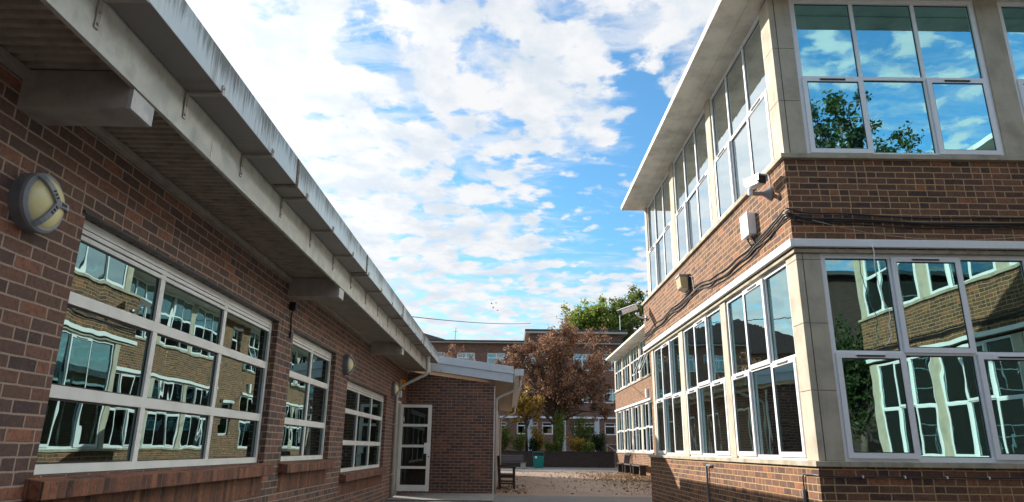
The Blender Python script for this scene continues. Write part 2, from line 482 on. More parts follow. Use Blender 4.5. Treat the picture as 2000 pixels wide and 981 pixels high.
class MB:
    """collects shapes (eye-level coordinates) and links them as ONE mesh object"""
    def __init__(s, tf=ident):
        s.v = []
        s.f = []
        s.tf = tf

    def box(s, x0, x1, y0, y1, z0, z1):
        k = len(s.v)
        for x in (x0, x1):
            for y in (y0, y1):
                for z in (z0, z1):
                    s.v.append(s.tf(x, y, z))
        for q in ((0, 1, 3, 2), (4, 6, 7, 5), (0, 4, 5, 1), (2, 3, 7, 6), (0, 2, 6, 4), (1, 5, 7, 3)):
            s.f.append([k + i for i in q])
        return s

    def hexa(s, p):
        """eight corners: four of one end then four of the other, same order"""
        k = len(s.v)
        for q in p:
            s.v.append(s.tf(*q))
        for q in ((0, 1, 2, 3), (7, 6, 5, 4), (0, 4, 5, 1), (1, 5, 6, 2), (2, 6, 7, 3), (3, 7, 4, 0)):
            s.f.append([k + i for i in q])
        return s

    def bar(s, a, b, w, h=None, up=(0, 0, 1)):
        """rectangular bar from a to b"""
        h = h or w
        a = Vector(a)
        b = Vector(b)
        d = (b - a).normalized()
        upv = Vector(up)
        if abs(d.dot(upv)) > 0.98:
            upv = Vector((0, 1, 0))
        sx = d.cross(upv).normalized() * (w / 2)
        sz = sx.cross(d).normalized() * (h / 2)
        s.hexa([tuple(e + i * sx + j * sz) for e in (a, b) for i, j in ((-1, -1), (1, -1), (1, 1), (-1, 1))])
        return s

    def tube(s, pts, r, n=8, caps=True):
        pts = [Vector(p) for p in pts]
        rs = r if isinstance(r, (list, tuple)) else [r] * len(pts)
        k = len(s.v)
        ref = None
        for i, p in enumerate(pts):
            d = (pts[min(i + 1, len(pts) - 1)] - pts[max(i - 1, 0)])
            if d.length < 1e-9:
                d = Vector((0, 0, 1))
            d.normalize()
            if ref is None:
                ref = Vector((0, 0, 1)) if abs(d.z) < 0.9 else Vector((1, 0, 0))
            a = (ref - d * ref.dot(d))
            if a.length < 1e-6:
                a = Vector((1, 0, 0)) - d * d.x
            a.normalize()
            ref = a
            b = d.cross(a)
            for j in range(n):
                t = 2 * math.pi * j / n
                q = p + (a * math.cos(t) + b * math.sin(t)) * rs[i]
                s.v.append(s.tf(*q))
        for i in range(len(pts) - 1):
            for j in range(n):
                j2 = (j + 1) % n
                s.f.append([k + i * n + j, k + i * n + j2, k + (i + 1) * n + j2, k + (i + 1) * n + j])
        if caps:
            s.f.append([k + j for j in range(n)][::-1])
            s.f.append([k + (len(pts) - 1) * n + j for j in range(n)])
        return s

    def lathe(s, c, axis, prof, n=24):
        """profile of (distance along axis, radius)"""
        ax = Vector(axis).normalized()
        a = ax.orthogonal().normalized()
        b = ax.cross(a)
        c = Vector(c)
        k = len(s.v)
        for h, r in prof:
            for j in range(n):
                t = 2 * math.pi * j / n
                s.v.append(s.tf(*(c + ax * h + (a * math.cos(t) + b * math.sin(t)) * r)))
        for i in range(len(prof) - 1):
            for j in range(n):
                j2 = (j + 1) % n
                s.f.append([k + i * n + j, k + i * n + j2, k + (i + 1) * n + j2, k + (i + 1) * n + j])
        s.f.append([k + j for j in range(n)][::-1])
        s.f.append([k + (len(prof) - 1) * n + j for j in range(n)])
        return s

    def poly(s, pts, off):
        """a flat outline extruded by vector off"""
        k = len(s.v)
        n = len(pts)
        for p in pts:
            s.v.append(s.tf(*p))
        for p in pts:
            s.v.append(s.tf(p[0] + off[0], p[1] + off[1], p[2] + off[2]))
        s.f.append([k + i for i in range(n)])
        s.f.append([k + n + i for i in range(n)][::-1])
        for i in range(n):
            j = (i + 1) % n
            s.f.append([k + i, k + j, k + n + j, k + n + i])
        return s

    def build(s, name, mat, parent=None, smooth=False, bevel=0.0, local=False):
        me = bpy.data.meshes.new(name)
        o = bpy.data.objects.new(name, me)
        COL.objects.link(o)
        if local:
            vs = s.v
        else:
            off = (world_of(parent) if parent is not None else Vector((0, 0, 0)))
            if parent is None:
                # put the origin at the base of the thing
                xs = [v[0] for v in s.v]
                ys = [v[1] for v in s.v]
                zs = [v[2] for v in s.v]
                off = Vector(((min(xs) + max(xs)) / 2, (min(ys) + max(ys)) / 2, min(zs) + H))
                o.location = off
            vs = [(v[0] - off.x, v[1] - off.y, v[2] + H - off.z) for v in s.v]
        me.from_pydata(vs, [], s.f)
        bm = bmesh.new()
        bm.from_mesh(me)
        bmesh.ops.recalc_face_normals(bm, faces=bm.faces)
        bm.to_mesh(me)
        bm.free()
        me.materials.append(MAT[mat])
        if smooth:
            me.polygons.foreach_set('use_smooth', [True] * len(me.polygons))
        if parent is not None:
            o.parent = parent
        if bevel:
            md = o.modifiers.new('bevel', 'BEVEL')
            md.width = bevel
            md.segments = 2
            md.limit_method = 'ANGLE'
        return o


def world_of(o):
    v = Vector((0, 0, 0))
    while o is not None:
        v = v + o.location
        o = o.parent
    return v


def tag(o, label=None, cat=None, group=None, kind=None):
    if label:
        o['label'] = label
    if cat:
        o['category'] = cat
    if group:
        o['group'] = group
    if kind:
        o['kind'] = kind
    return o


def thing(name, loc, label, cat, group=None):
    o = bpy.data.objects.new(name, None)
    COL.objects.link(o)
    o.location = (loc[0], loc[1], loc[2] + H)
    o.empty_display_size = 0.2
    return tag(o, label, cat, group)


def copy_tree(o, parent):
    c = o.copy()
    COL.objects.link(c)
    c.parent = parent
    for ch in o.children:
        copy_tree(ch, c)
    return c


def copy_thing(src, delta=(0, 0, 0), rotz=None, label=None):
    r = src.copy()
    COL.objects.link(r)
    r.location = src.location + Vector(delta)
    if rotz is not None:
        r.rotation_euler = (0, 0, rotz)
    for ch in src.children:
        copy_tree(ch, r)
    if label:
        r['label'] = label
    return r


# ------------------------------------------------------------------ windows
WCACHE = {}


def window(key, parent, loc, rotz, w, h, cols, rows, sashes, frame='white_plastic', glass='glass_teal', fw=0.05,
           mull=0.045, rail=0.045, vents=True, blinds=False, tilted=(), rowhead=0.0):
    """a window in its own coordinates: x along the wall, y into the building, z up; the face is at y = 0.
    cols / rows are inner boundaries; sashes = cells (col, row from below) with an opening frame of their own"""
    P = world_of(parent)
    if key in WCACHE:
        o = copy_tree(WCACHE[key], parent)
        o.location = (loc[0] - P.x, loc[1] - P.y, loc[2] + H - P.z)
        o.rotation_euler = (0, 0, rotz)
        return o
    xs = [0.0] + list(cols) + [w]
    zs = [0.0] + list(rows) + [h]
    b = MB()
    d0, d1 = 0.0, 0.06
    b.box(0, w, d0, d1, 0, fw)
    b.box(0, w, d0, d1, h - fw, h)
    b.box(0, fw, d0, d1, fw, h - fw)
    b.box(w - fw, w, d0, d1, fw, h - fw)
    for z in rows:
        b.box(fw, w - fw, d0 + 0.003, d1, z - rail / 2, z + rail / 2)
    segs = [fw] + [q for z in rows for q in (z - rail / 2, z + rail / 2)] + [h - fw]
    for x in cols:
        for i in range(0, len(segs), 2):
            b.box(x - mull / 2, x + mull / 2, d0 + 0.006, d1, segs[i], segs[i + 1])
    o = b.build('window', frame, parent, local=True)
    o.location = (loc[0] - P.x, loc[1] - P.y, loc[2] + H - P.z)
    o.rotation_euler = (0, 0, rotz)
    pane = MB()
    gk = MB()

    def gasket(x0, x1, z0, z1, y, q=.009):
        gk.box(x0, x1, y - .003, y, z0, z0 + q)
        gk.box(x0, x1, y - .003, y, z1 - q * 1.5, z1)
        gk.box(x0, x0 + q, y - .003, y, z0 + q, z1 - q * 1.5)
        gk.box(x1 - q, x1, y - .003, y, z0 + q, z1 - q * 1.5)
    for i in range(len(xs) - 1):
        for j in range(len(zs) - 1):
            x0 = xs[i] + (fw if i == 0 else mull / 2)
            x1 = xs[i + 1] - (fw if i == len(xs) - 2 else mull / 2)
            z0 = zs[j] + (fw if j == 0 else rail / 2)
            z1 = zs[j + 1] - (fw if j == len(zs) - 2 else rail / 2)
            if (i, j) in sashes:
                sb = MB()
                e = 0.018
                sw = 0.055
                a0, a1, c0, c1 = x0 - e, x1 + e, z0 - e, z1 + e
                f0, f1 = -0.022, -0.001
                sb.box(a0, a1, f0, f1, c0, c0 + sw)
                sb.box(a0, a1, f0, f1, c1 - sw, c1)
                sb.box(a0, a0 + sw, f0, f1, c0 + sw, c1 - sw)
                sb.box(a1 - sw, a1, f0, f1, c0 + sw, c1 - sw)
                # slimmer inner bead
                sb.box(a0 + sw, a1 - sw, -0.001, 0.03, c0 + sw - 0.012, c0 + sw)
                so = sb.build('sash', frame, o, local=True)
                g = (a0 + sw, a1 - sw, c0 + sw, c1 - sw)
                if (i, j) in tilted:
                    so.location = (0, 0, c1)
                    for v in so.data.vertices:
                        v.co.z -= c1
                    so.rotation_euler = (math.radians(-24), 0, 0)
                    tp = MB()
                    tp.box(g[0], g[1], -0.014, -0.010, g[2] - c1, g[3] - c1)
                    tpo = tp.build('pane', glass, o, local=True)
                    tpo.location = (0, 0, c1)
                    tpo.rotation_euler = (math.radians(-24), 0, 0)
                else:
                    pane.box(g[0], g[1], -0.010, -0.004, g[2], g[3])
                    gasket(g[0], g[1], g[2], g[3], -0.0105)
                if vents:
                    xm = (a0 + a1) / 2
                    vw = min(0.30, (a1 - a0) * 0.5)
                    vb = MB().box(xm - vw / 2, xm + vw / 2, -0.034, -0.022, c1 - 0.040, c1 - 0.026)
                    vb.build('trickle_vent', 'dark_slot', o, local=True)
                    vh = MB().box(xm - vw / 2 - 0.01, xm + vw / 2 + 0.01, -0.040, -0.022, c1 - 0.025, c1 - 0.015)
                    vh.build('vent_hood', frame, o, local=True)
            else:
                pane.box(x0, x1, 0.028, 0.034, z0, z1)
                gasket(x0, x1, z0, z1, 0.0275)
                # dark gasket round fixed glass
    if rowhead:
        # closed roller cover strips along the head
        st = MB()
        st.box(fw, w - fw, 0.004, 0.026, h - fw - rowhead, h - fw - rowhead * 0.62)
        st.box(fw, w - fw, 0.004, 0.026, h - fw - rowhead * 0.46, h - fw - 0.006)
        st.build('head_vent', frame, o, local=True)
        dk = MB().box(fw, w - fw, 0.015, 0.027, h - fw - rowhead * 0.62, h - fw - rowhead * 0.46)
        dk.build('vent_gap', 'dark_slot', o, local=True)
    if pane.v:
        pane.build('pane', glass, o, local=True)
    if gk.v and w > 1.9:
        gk.build('gasket', 'black_rubber', o, local=True)
    if blinds:
        MB().box(fw, w - fw, 0.12, 0.125, h * 0.80, h).build('blind', 'blind', o, local=True)
    WCACHE[key] = o
    return o


def shell(parent, x0, x1, y0, y1, z0, z1, name='room_lining'):
    """a closed room of thin walls, open on no side but set behind the glass"""
    return None


# ------------------------------------------------------------------ ground
def ground():
    b = MB()
    k = 0
    b.v = [(-600, -600, -H), (600, -600, -H), (600, 900, -H), (-600, 900, -H)]
    b.f = [[0, 1, 2, 3]]
    o = b.build('paved_ground', 'paving')
    tag(o, kind='structure')
    d = MB().box(-2.649, -0.30, 15.7, 18.098, -H - 0.02, -H + 0.035)
    tag(d.build('door_landing', 'landing_concrete', bevel=0.01), kind='structure')


ground()


# ------------------------------------------------------------------ right-hand school block
def facade(bld, T, rot, Tw, L, bays, zo, mats, piers, upper_end=None, lower_end=None, ret=0.25, pier_depth=0.30,
           win_kind='main', upk=None, lowk=None, glass='glass_teal', cornice=True, eave=0.55, tilted=False, lining=3.4,
           gl_up=None):
    """a two-storey front. T maps (u along, n outward, z) to eye coordinates; Tw gives the world corner and angle of a window
    that spans u0..u1"""
    brick, stone = mats
    b = MB(T)
    b.box(0, L, -ret, 0, -H + zo, -0.14 + zo)
    b.build('brick_plinth', brick, bld)
    b = MB(T)
    b.box(0, L, -ret, 0, 2.20 + zo, 3.285 + zo)
    b.build('brick_band', brick, bld)


def R1():
    bld = thing('school_building', (3.19, 7.2, -H),
                'two-storey brown brick school block on the right with stone piers and tall white windows', 'building')
    XW = 9.30                       # inner corner with the wing
    YE = 15.60                      # far end of the brick bands
    YC = 15.12                      # far end of the glazed storeys
    WS = -2.90                      # near end of the wing
    b = MB()
    b.box(3.19, 3.44, 7.2, YE, -H, -0.14)
    b.box(3.44, XW, 7.2, 7.45, -H, -0.14)
    b.box(3.44, XW, YE - .25, YE, -H, -0.14)
    b.box(XW, XW + .25, WS, 7.45, -H, -0.14)
    b.box(XW + .25, 16, WS, WS + .25, -H, -0.14)
    b.build('brick_plinth', 'brick_warm', bld)
    b = MB()
    b.box(3.19, 3.44, 7.2, YE, 2.19, 3.285)
    b.box(3.44, XW, 7.2, 7.45, 2.19, 3.285)
    b.box(3.44, XW, YE - .25, YE, 2.19, 3.285)
    b.box(XW, XW + .25, WS, 7.45, 2.19, 3.285)
    b.box(XW + .25, 16, WS, WS + .25, 2.19, 3.285)
    b.build('brick_band', 'brick_warm', bld)
    for z0, z1, p in ((-0.14, -0.085, 0.035), (3.285, 3.345, 0.045)):
        b = MB()
        b.box(3.19 - p, 3.50, 7.2 - p, YE + 0.02, z0, z1)
        b.box(3.50, XW - p, 7.2 - p, 7.5, z0, z1)
        b.box(XW - p, XW + .3, WS - p, 7.5, z0, z1)
        b.build('stone_sill', 'stone_sill', bld, bevel=0.006)
    b = MB()
    p = 0.055
    b.box(3.19 - p, 3.185, 7.2 - p, YE + 0.02, 2.205, 2.295)
    b.box(3.185, XW - p, 7.2 - p, 7.196, 2.205, 2.295)
    b.box(XW - p, XW - .004, WS, 7.2 - p - .001, 2.205, 2.295)
    b.build('cornice_board', 'white_board', bld, bevel=0.006)
    # soffit of the board
    b = MB()
    b.box(3.185, 3.25, 7.19, YE - .01, 2.15, 2.189)
    b.box(3.25, XW, 7.19, 7.26, 2.15, 2.189)
    b.build('lintel', 'stone_sill', bld)
    storeys = ((-0.085, 2.15, 'low'), (3.345, 5.52, 'up'))
    # piers: yard face
    yp = [(7.225, 7.52), (9.80, 10.05), (12.34, 12.64), (14.92, YC)]
    xp = [(3.215, 3.50), (5.84, 6.135), (8.48, XW + .02)]
    wp = [(-2.9, -2.6), (-0.35, -0.05), (2.20, 2.50), (4.75, 5.05)]
    for z0, z1, nm in storeys:
        for i, (a, c) in enumerate(yp):
            if i == 0:
                continue
            MB().box(3.215, 3.45, a, c, z0, z1).build('pier', 'stone_pier', bld, bevel=0.006)
        # the corner pier, in stone blocks with fine joints
        zz = z0
        m = MB()
        while zz < z1 - 0.05:
            ze = min(zz + 0.72, z1)
            m.box(3.215, 3.49, 7.225, 7.51, zz, ze - 0.004)
            zz = ze
        cp = m.build('corner_pier', 'stone_pier', bld, bevel=0.005)
        MB().box(3.285, 3.291, 7.221, 7.2245, z0, z1).build('pier_groove', 'dark_slot', cp)
        for a, c in xp[1:]:
            MB().box(a, c, 7.225, 7.46, z0, z1).build('pier', 'stone_pier', bld, bevel=0.006)
        for a, c in wp:
            MB().box(XW + .025, XW + .26, a, c, z0, z1).build('pier', 'stone_pier', bld, bevel=0.006)
        MB().box(3.45, 9.2, YC - .06, YC, z0, z1).build('end_wall', 'brick_warm', bld)
    # windows
    lw, lh = 2.32, 2.235
    yard = [(7.52, 9.80), (10.05, 12.34), (12.64, 14.92)]
    for i, (a, c) in enumerate(yard):
        w = c - a
        third = [w / 3, 2 * w / 3]
        window('yl', bld, (3.24, c, -0.085), -math.pi / 2, w, 2.235, third, [1.125], {(0, 0), (2, 0), (1, 1)}, glass='glass_pale')
        window('yu', bld, (3.24, c, 3.345), -math.pi / 2, w, 2.175, third, [1.07], {(0, 0), (2, 0)}, glass='glass_pale_lit')
    for i, (a, c) in enumerate([(3.50, 5.84), (6.135, 8.48)]):
        w = c - a
        third = [w / 3, 2 * w / 3]
        window('fl', bld, (a, 7.25, -0.085), 0, w, 2.235, third, [1.125], {(0, 0), (2, 0), (1, 1)}, glass='glass_wavy')
        window('fu', bld, (a, 7.25, 3.345), 0, w, 2.175, third, [1.05], {(0, 0), (2, 0)}, glass='glass_turquoise', fw=0.06)
    for i, (a, c) in enumerate([(-2.6, -0.35), (-0.05, 2.20), (2.50, 4.75), (5.05, 7.2)]):
        w = c - a
        third = [w / 3, 2 * w / 3]
        window('wl%d' % (i == 3), bld, (XW + .05, c, -0.085), -math.pi / 2, w, 2.235, third, [1.125], {(0, 0), (2, 0), (1, 1)}, vents=False)
        window('wu%d' % (i == 3), bld, (XW + .05, c, 3.345), -math.pi / 2, w, 2.175, third, [1.05], {(0, 0), (2, 0)}, vents=False)
    # roof slab with its eaves
    b = MB()
    b.box(2.665, 16, 6.66, YC + .05, 5.52, 5.625)
    b.box(XW - .53, 16, WS - .4, 6.66, 5.52, 5.625)
    b.build('roof_slab', 'roof_slab', bld, bevel=0.008)
    b = MB()
    b.box(3.02, 3.04, 6.95, YC, 5.508, 5.519)
    b.box(3.04, XW, 6.95, 6.97, 5.508, 5.519)
    b.build('soffit_drip_strip', 'roof_slab', bld)
    b = MB().box(2.72, 16, 6.72, YC, 5.626, 5.70)
    b.build('roof_covering', 'roof_felt', bld)
    # rooms: floor, ceilings, back walls
    b = MB()
    b.box(3.5, XW + 6, 7.5, YE - .3, -0.9, -0.85)
    b.box(3.5, XW + 6, 7.5, YE - .3, 2.4, 2.46)
    b.box(3.46, XW + 6, 7.5, YC - .1, 3.0, 3.05)
    b.box(7.4, 7.5, 7.5, YC - .1, -0.85, 2.4)
    b.box(7.4, 7.5, 7.5, YC - .1, 3.05, 5.5)
    b.box(XW + .3, 16, WS + .3, 7.5, 2.4, 2.46)
    b.box(XW + 3.3, XW + 3.4, WS + .3, 7.5, -0.85, 2.4)
    b.box(XW + 3.3, XW + 3.4, WS + .3, 7.5, 3.05, 5.5)
    b.box(XW + .3, 16, WS + .3, 7.5, 3.0, 3.05)
    b.box(7.5, 16, 11.2, 11.3, -0.85, 5.5)
    b.build('room_lining', 'interior_wall', bld)
    # pale curtains added behind the lower panes to lighten the dark glass
    r = random.Random(2)
    for y0, y1 in ((8.05, 8.95), (9.35, 9.75), (10.1, 10.9), (11.6, 12.3), (12.7, 13.3), (13.9, 14.85)):
        b = MB()
        y = y0
        k = 0
        while y < y1:
            b.bar((3.42 + .035 * (k % 2), y, -.02), (3.42 + .035 * (k % 2), y, 2.1), .045, .03, up=(1, 0, 0))
            y += .042
            k += 1
        b.build('added_curtain', 'added_curtain', bld)
    # pin board and shelves against the lower panes
    nb_ = MB().box(3.42, 3.43, 7.62, 8.10, .05, .60).build('notice_board', 'poster_blue', bld)
    r = random.Random(5)
    for i in range(3):
        for j in range(2):
            MB().box(3.412, 3.419, 7.68 + i * .14, 7.74 + i * .14, .12 + j * .24, .24 + j * .24).build('pinned_sheet', ['poster_red', 'dark_slot', 'poster_red'][(i + j) % 3], nb_)
    for y0 in (8.3, 10.1, 12.7):
        m = MB()
        for z in (.05, .42):
            m.box(3.6, 3.95, y0, y0 + 1.4, z, z + .04)
        for k in range(4):
            m.box(3.6, 3.95, y0 + k * .453, y0 + k * .453 + .03, -.85, .419) if k in (0, 3) else m.box(3.62, 3.93, y0 + k * .453, y0 + k * .453 + .03, .091, .419)
        m.build('shelf_unit', 'white_board', bld)
    return bld


def R2():
    """rear block, set back beyond the right-hand one"""
    X = 6.50
    Y0, Y1 = 15.6, 41.35
    bld = thing('school_building', (X, Y1, -H), 'farther two-storey brick wing with white windows and two of them hanging open, behind the benches', 'building')
    b = MB()
    b.box(X, X + .25, Y0, Y1, -H, -0.14)
    b.build('brick_plinth', 'brick_warm', bld)
    MB().box(X, X + .25, Y0, Y1, 2.20, 3.285).build('brick_band', 'brick_warm', bld)
    ya, yb = 28.1, 30.95            # plain stretch of wall with small windows
    gaps = [29.2]
    b = MB()
    edges = [ya] + [q for g in gaps for q in (g, g + .8)] + [yb]
    for i in range(0, len(edges), 2):
        b.box(X, X + .25, edges[i], edges[i + 1], -0.14, 2.20)
        b.box(X, X + .25, edges[i], edges[i + 1], 3.285, 5.21)
    for y in gaps:
        b.box(X, X + .25, y, y + .8, -0.14, 0.45)
        b.box(X, X + .25, y, y + .8, 1.75, 2.20)
        b.box(X, X + .25, y, y + .8, 4.90, 5.21)
        b.box(X, X + .25, y, y + .8, 3.285, 3.60)
    b.build('brick_wall', 'brick_warm', bld)
    for y in gaps:
        for z in (0.45, 3.60):
            window('small', bld, (X + .08, y + .8, z), -math.pi / 2, .8, 1.3, [], [0.9], {(0, 0)}, vents=False)
            MB().box(X - .04, X - .002, y - .1, y + .9, z + 1.31, z + 1.42).build('lintel', 'white_board', bld)
    for z0, z1 in ((-.14, 2.2), (3.285, 5.21)):
        MB().box(X, X + .25, Y0, 20.3, z0, z1).build('brick_wall', 'brick_warm', bld)
    for p, q in ((20.3, ya), (yb, Y1 + .03)):
        for z0, z1 in ((-0.14, -0.08), (3.285, 3.345)):
            MB().box(X - .05, X + .3, p, q, z0, z1).build('stone_sill', 'stone_sill', bld)
        MB().box(X - .06, X - .002, p, q, 2.20, 2.30).build('cornice_board', 'white_board', bld)
    MB().box(X + .26, 16, Y1 - .25, Y1, -H, 5.2).build('end_wall', 'brick_warm', bld)
    MB().box(X + .26, 16, Y0, Y0 + .25, -H, 5.2).build('side_wall', 'brick_warm', bld)
    pitch = 2.6
    starts = [20.3 + 2.6 * i for i in range(3)] + [yb + 2.6 * i for i in range(4)]
    for k, y_s in enumerate(starts):
        a = y_s + 0.14
        c = y_s + pitch - 0.14
        w = c - a
        th = [w / 3, 2 * w / 3]
        lo = window('r2l', bld, (X + .05, c, -0.08), -math.pi / 2, w, 2.28, th, [1.13], {(0, 0), (2, 0), (1, 1)}, vents=False, fw=.07, mull=.06)
        if k == 3:
            window('r2t', bld, (X + .05, c, 3.345), -math.pi / 2, w, 1.86, th, [1.12], {(0, 0), (2, 0)}, vents=False, fw=.07, mull=.06,
                   tilted={(0, 0), (2, 0)})
        else:
            window('r2u', bld, (X + .05, c, 3.345), -math.pi / 2, w, 1.86, th, [1.12], {(0, 0), (2, 0)}, vents=False, fw=.07, mull=.06)
        for z0, z1 in ((-0.08, 2.20), (3.345, 5.21)):
            MB().box(X + .02, X + .25, c, c + .28, z0, z1).build('pier', 'stone_pier', bld)
    b = MB().box(5.93, 16, Y0 - .2, Y1 - .35, 5.21, 5.31)
    b.build('roof_slab', 'roof_slab', bld)
    b = MB()
    b.box(X + .3, 16, Y0 + .3, Y1 - .3, -0.9, -0.85)
    b.box(X + .3, 16, Y0 + .3, Y1 - .3, 2.35, 2.42)
    b.box(X + 3.5, X + 3.6, Y0 + .3, Y1 - .3, -0.85, 2.35)
    b.box(X + 3.5, X + 3.6, Y0 + .3, Y1 - .3, 2.42, 5.2)
    b.build('room_lining', 'interior_wall', bld)
    # overflow pipe and small cabinet fixed on the nearer end of the band
    MB().box(X - .12, X - .003, 31.5, 31.75, 2.35, 2.75).build('meter_cabinet', 'white_plastic', bld)
    return bld


r1 = R1()
r2 = R2()


# ------------------------------------------------------------------ left-hand single-storey building
def L1():
    X = -2.65
    bld = thing('classroom_building', (X, 8.0, -H), 'single-storey dark brick building on the left with a deep eaves and streaked box gutter', 'building')
    YS, YN = -4.0, 18.10
    ops = [(3.98, 7.68, -0.175, 1.385), (8.25, 10.40, -0.175, 1.385), (11.28, 15.06, -0.40, 1.085), (16.20, 17.15, -H, 1.10)]
    b = MB()
    t = 0.30
    ztop = 1.90
    y = YS
    for a, c, z0, z1 in ops:
        b.box(X - t, X, y, a, -H, ztop)
        if z0 > -H:
            b.box(X - t, X, a, c, -H, z0)
        b.box(X - t, X, a, c, z1, ztop)
        y = c
    b.box(X - t, X, y, YN + .3, -H, ztop)
    b.build('brick_wall', 'brick_brown', bld)
    # windows: x runs away from the camera
    cw = [(1.185, 2.41), (1.13,), (1.30, 2.55)]
    for i, (a, c, z0, z1) in enumerate(ops[:3]):
        w = c - a - 0.01
        rows = [0.475, 1.045] if i < 2 else [0.47, 0.99]
        n = len(cw[i])
        sash = set()
        o = window('L%d' % i, bld, (X - .07, a + .005, z0 + .004), math.pi / 2, w, z1 - z0 - .008, cw[i], rows, sash, frame='cream_frame',
                   glass='glass_green', fw=.055, mull=.065, rail=.075, vents=False, rowhead=0.075)
        # brick on edge sill, tilted a little
        s = MB()
        s.hexa([(X - .06, a - .06, z0 - .115), (X + .11, a - .06, z0 - .125), (X + .11, a - .06, z0 - .025), (X - .06, a - .06, z0 + .000),
                (X - .06, c + .02, z0 - .115), (X + .11, c + .02, z0 - .125), (X + .11, c + .02, z0 - .025), (X - .06, c + .02, z0 + .000)])
        s.build('brick_sill', 'brick_on_edge', bld, bevel=0.006)
        s = MB()
        s.box(X - .02, X + .004, a, c, z0 - .33, z0 - .126)
        s.build('soldier_course', 'brick_on_edge', bld)
        MB().box(X - .05, X + .012, a - .03, c + .03, z1 - .002, z1 + .012).build('lintel_edge', 'dark_metal', bld)
    # wall plate, soffit, beams
    MB().hexa([(X, YS, 1.893), (X + .05, YS, 1.893), (X + .03, YS, 1.955), (X, YS, 1.955),
               (X, YN, 1.893), (X + .05, YN, 1.893), (X + .03, YN, 1.955), (X, YN, 1.955)]).build('wall_plate', 'beam_paint', bld)
    b = MB()
    yy = YS
    pts = []
    while yy < 8.0:
        for dy, dz in ((0, 0), (.030, 0), (.040, .020), (.066, .020)):
            pts.append((yy + dy, 1.962 + dz))
        yy += 0.076
    k = 0
    for y_, z_ in pts:
        b.v.append((X + .002, y_, z_))
        b.v.append((-2.058, y_, z_ - 0.006))
    for i in range(len(pts) - 1):
        b.f.append([2 * i, 2 * i + 1, 2 * i + 3, 2 * i + 2])
    b.build('corrugated_soffit', 'soffit_metal', bld)
    MB().box(X, -2.058, 8.0, YN, 1.958, 1.97).build('soffit_board', 'soffit_board', bld)
    for y in (3.25, 7.90, 12.95):
        bm_ = MB().box(X - .05, -2.062, y, y + .22, 1.73, 1.955).build('beam', 'beam_paint', bld, bevel=0.004)
        MB().box(-2.0615, -2.040, y, y + .22, 1.73, 1.846).build('beam_end', 'beam_end_paint', bm_)
    # fascia in two boards with butt joints
    b = MB()
    js = [-4, 0.6, 4.19, 7.9, 11.5, 15.1, 17.9]
    for a, c in zip(js[:-1], js[1:]):
        b.box(-2.058, -2.030, a, c - .004, 1.852, 2.003)
    js = [-4, 1.9, 4.35, 8.6, 12.3, 17.9]
    for a, c in zip(js[:-1], js[1:]):
        b.box(-2.058, -2.034, a, c - .004, 2.007, 2.20)
    b.build('fascia_board', 'fascia_paint', bld)
    # gutter
    YG = 17.55
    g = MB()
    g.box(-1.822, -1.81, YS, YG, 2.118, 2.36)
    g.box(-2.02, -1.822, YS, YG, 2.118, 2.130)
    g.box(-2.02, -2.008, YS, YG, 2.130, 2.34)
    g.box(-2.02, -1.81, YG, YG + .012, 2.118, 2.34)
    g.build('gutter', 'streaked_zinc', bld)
    for y in (5.28, 8.22, 11.3, 14.3):
        j = MB()
        j.box(-1.8095, -1.802, y, y + .05, 2.12, 2.35)
        j.box(-2.0, -1.812, y, y + .05, 2.106, 2.1175)
        for q in range(3):
            j.lathe((-1.802, y + .025, 2.15 + q * .08), (1, 0, 0), [(0, .007), (.006, .005)], 8)
        j.build('gutter_joint', 'rusty_strap', bld)
    y = -1.8
    while y < 17.2:
        k = MB()
        k.box(-2.0295, -2.022, y, y + .032, 1.94, 2.10)
        k.box(-2.029, -1.80, y, y + .032, 2.100, 2.117)
        k.box(-1.808, -1.801, y, y + .032, 2.1175, 2.165)
        k.lathe((-2.022, y + .016, 1.965), (1, 0, 0), [(0, .009), (.007, .007)], 8)
        k.lathe((-2.022, y + .016, 2.03), (1, 0, 0), [(0, .009), (.007, .007)], 8)
        k.lathe((-1.801, y + .016, 2.145), (1, 0, 0), [(0, .009), (.007, .007)], 8)
        k.build('gutter_bracket', 'beam_paint', bld)
        y += 0.925
    # roof
    MB().box(-14, -2.06, YS, YN, 2.21, 2.33).build('roof', 'roof_felt', bld)
    # downpipe at the near side of the door
    def elbow(px, name='downpipe'):
        k = MB()
        k.tube(px, 0.036, 12)
        o = k.build(name, 'pipe_paint', bld, smooth=True)
        return o
    elbow([(-1.915, 16.12, 2.115), (-1.915, 16.12, 1.74), (-1.94, 16.12, 1.68), (-2.50, 16.12, 1.40), (-2.59, 16.12, 1.34), (-2.60, 16.12, 1.26), (-2.60, 16.12, -H + .02)])
    MB().lathe((-1.915, 16.12, 1.80), (0, 0, 1), [(0, .046), (.20, .050), (.31, .060)], 14).build('pipe_collar', 'pipe_paint', bld)
    k = MB()
    for z in (-.6, .5):
        k.box(-2.65, -2.555, 16.07, 16.17, z, z + .03)
    k.build('pipe_clip', 'pipe_paint', bld)
    # door, folded back at right angles to the wall
    fr = MB()
    fr.box(X - .12, X + .004, 16.20, 16.25, -H, 1.10)
    fr.box(X - .12, X + .004, 17.10, 17.15, -H, 1.10)
    fr.box(X - .12, X + .004, 16.25, 17.10, 1.05, 1.10)
    fr.build('door_frame', 'cream_frame', bld)
    MB().box(X - .9, X - .8, 16.2, 17.15, -H, 1.1).build('dark_lobby', 'interior_wall', bld)
    dr = MB()
    x0, x1 = -2.64, -1.868
    yd0, yd1 = 17.02, 17.06
    zb, zt = -0.99, 1.03
    dr.box(x0, x0 + .075, yd0, yd1, zb, zt)
    dr.box(x1 - .085, x1, yd0, yd1, zb, zt)
    dr.box(x0 + .075, x1 - .085, yd0, yd1, zt - .07, zt)
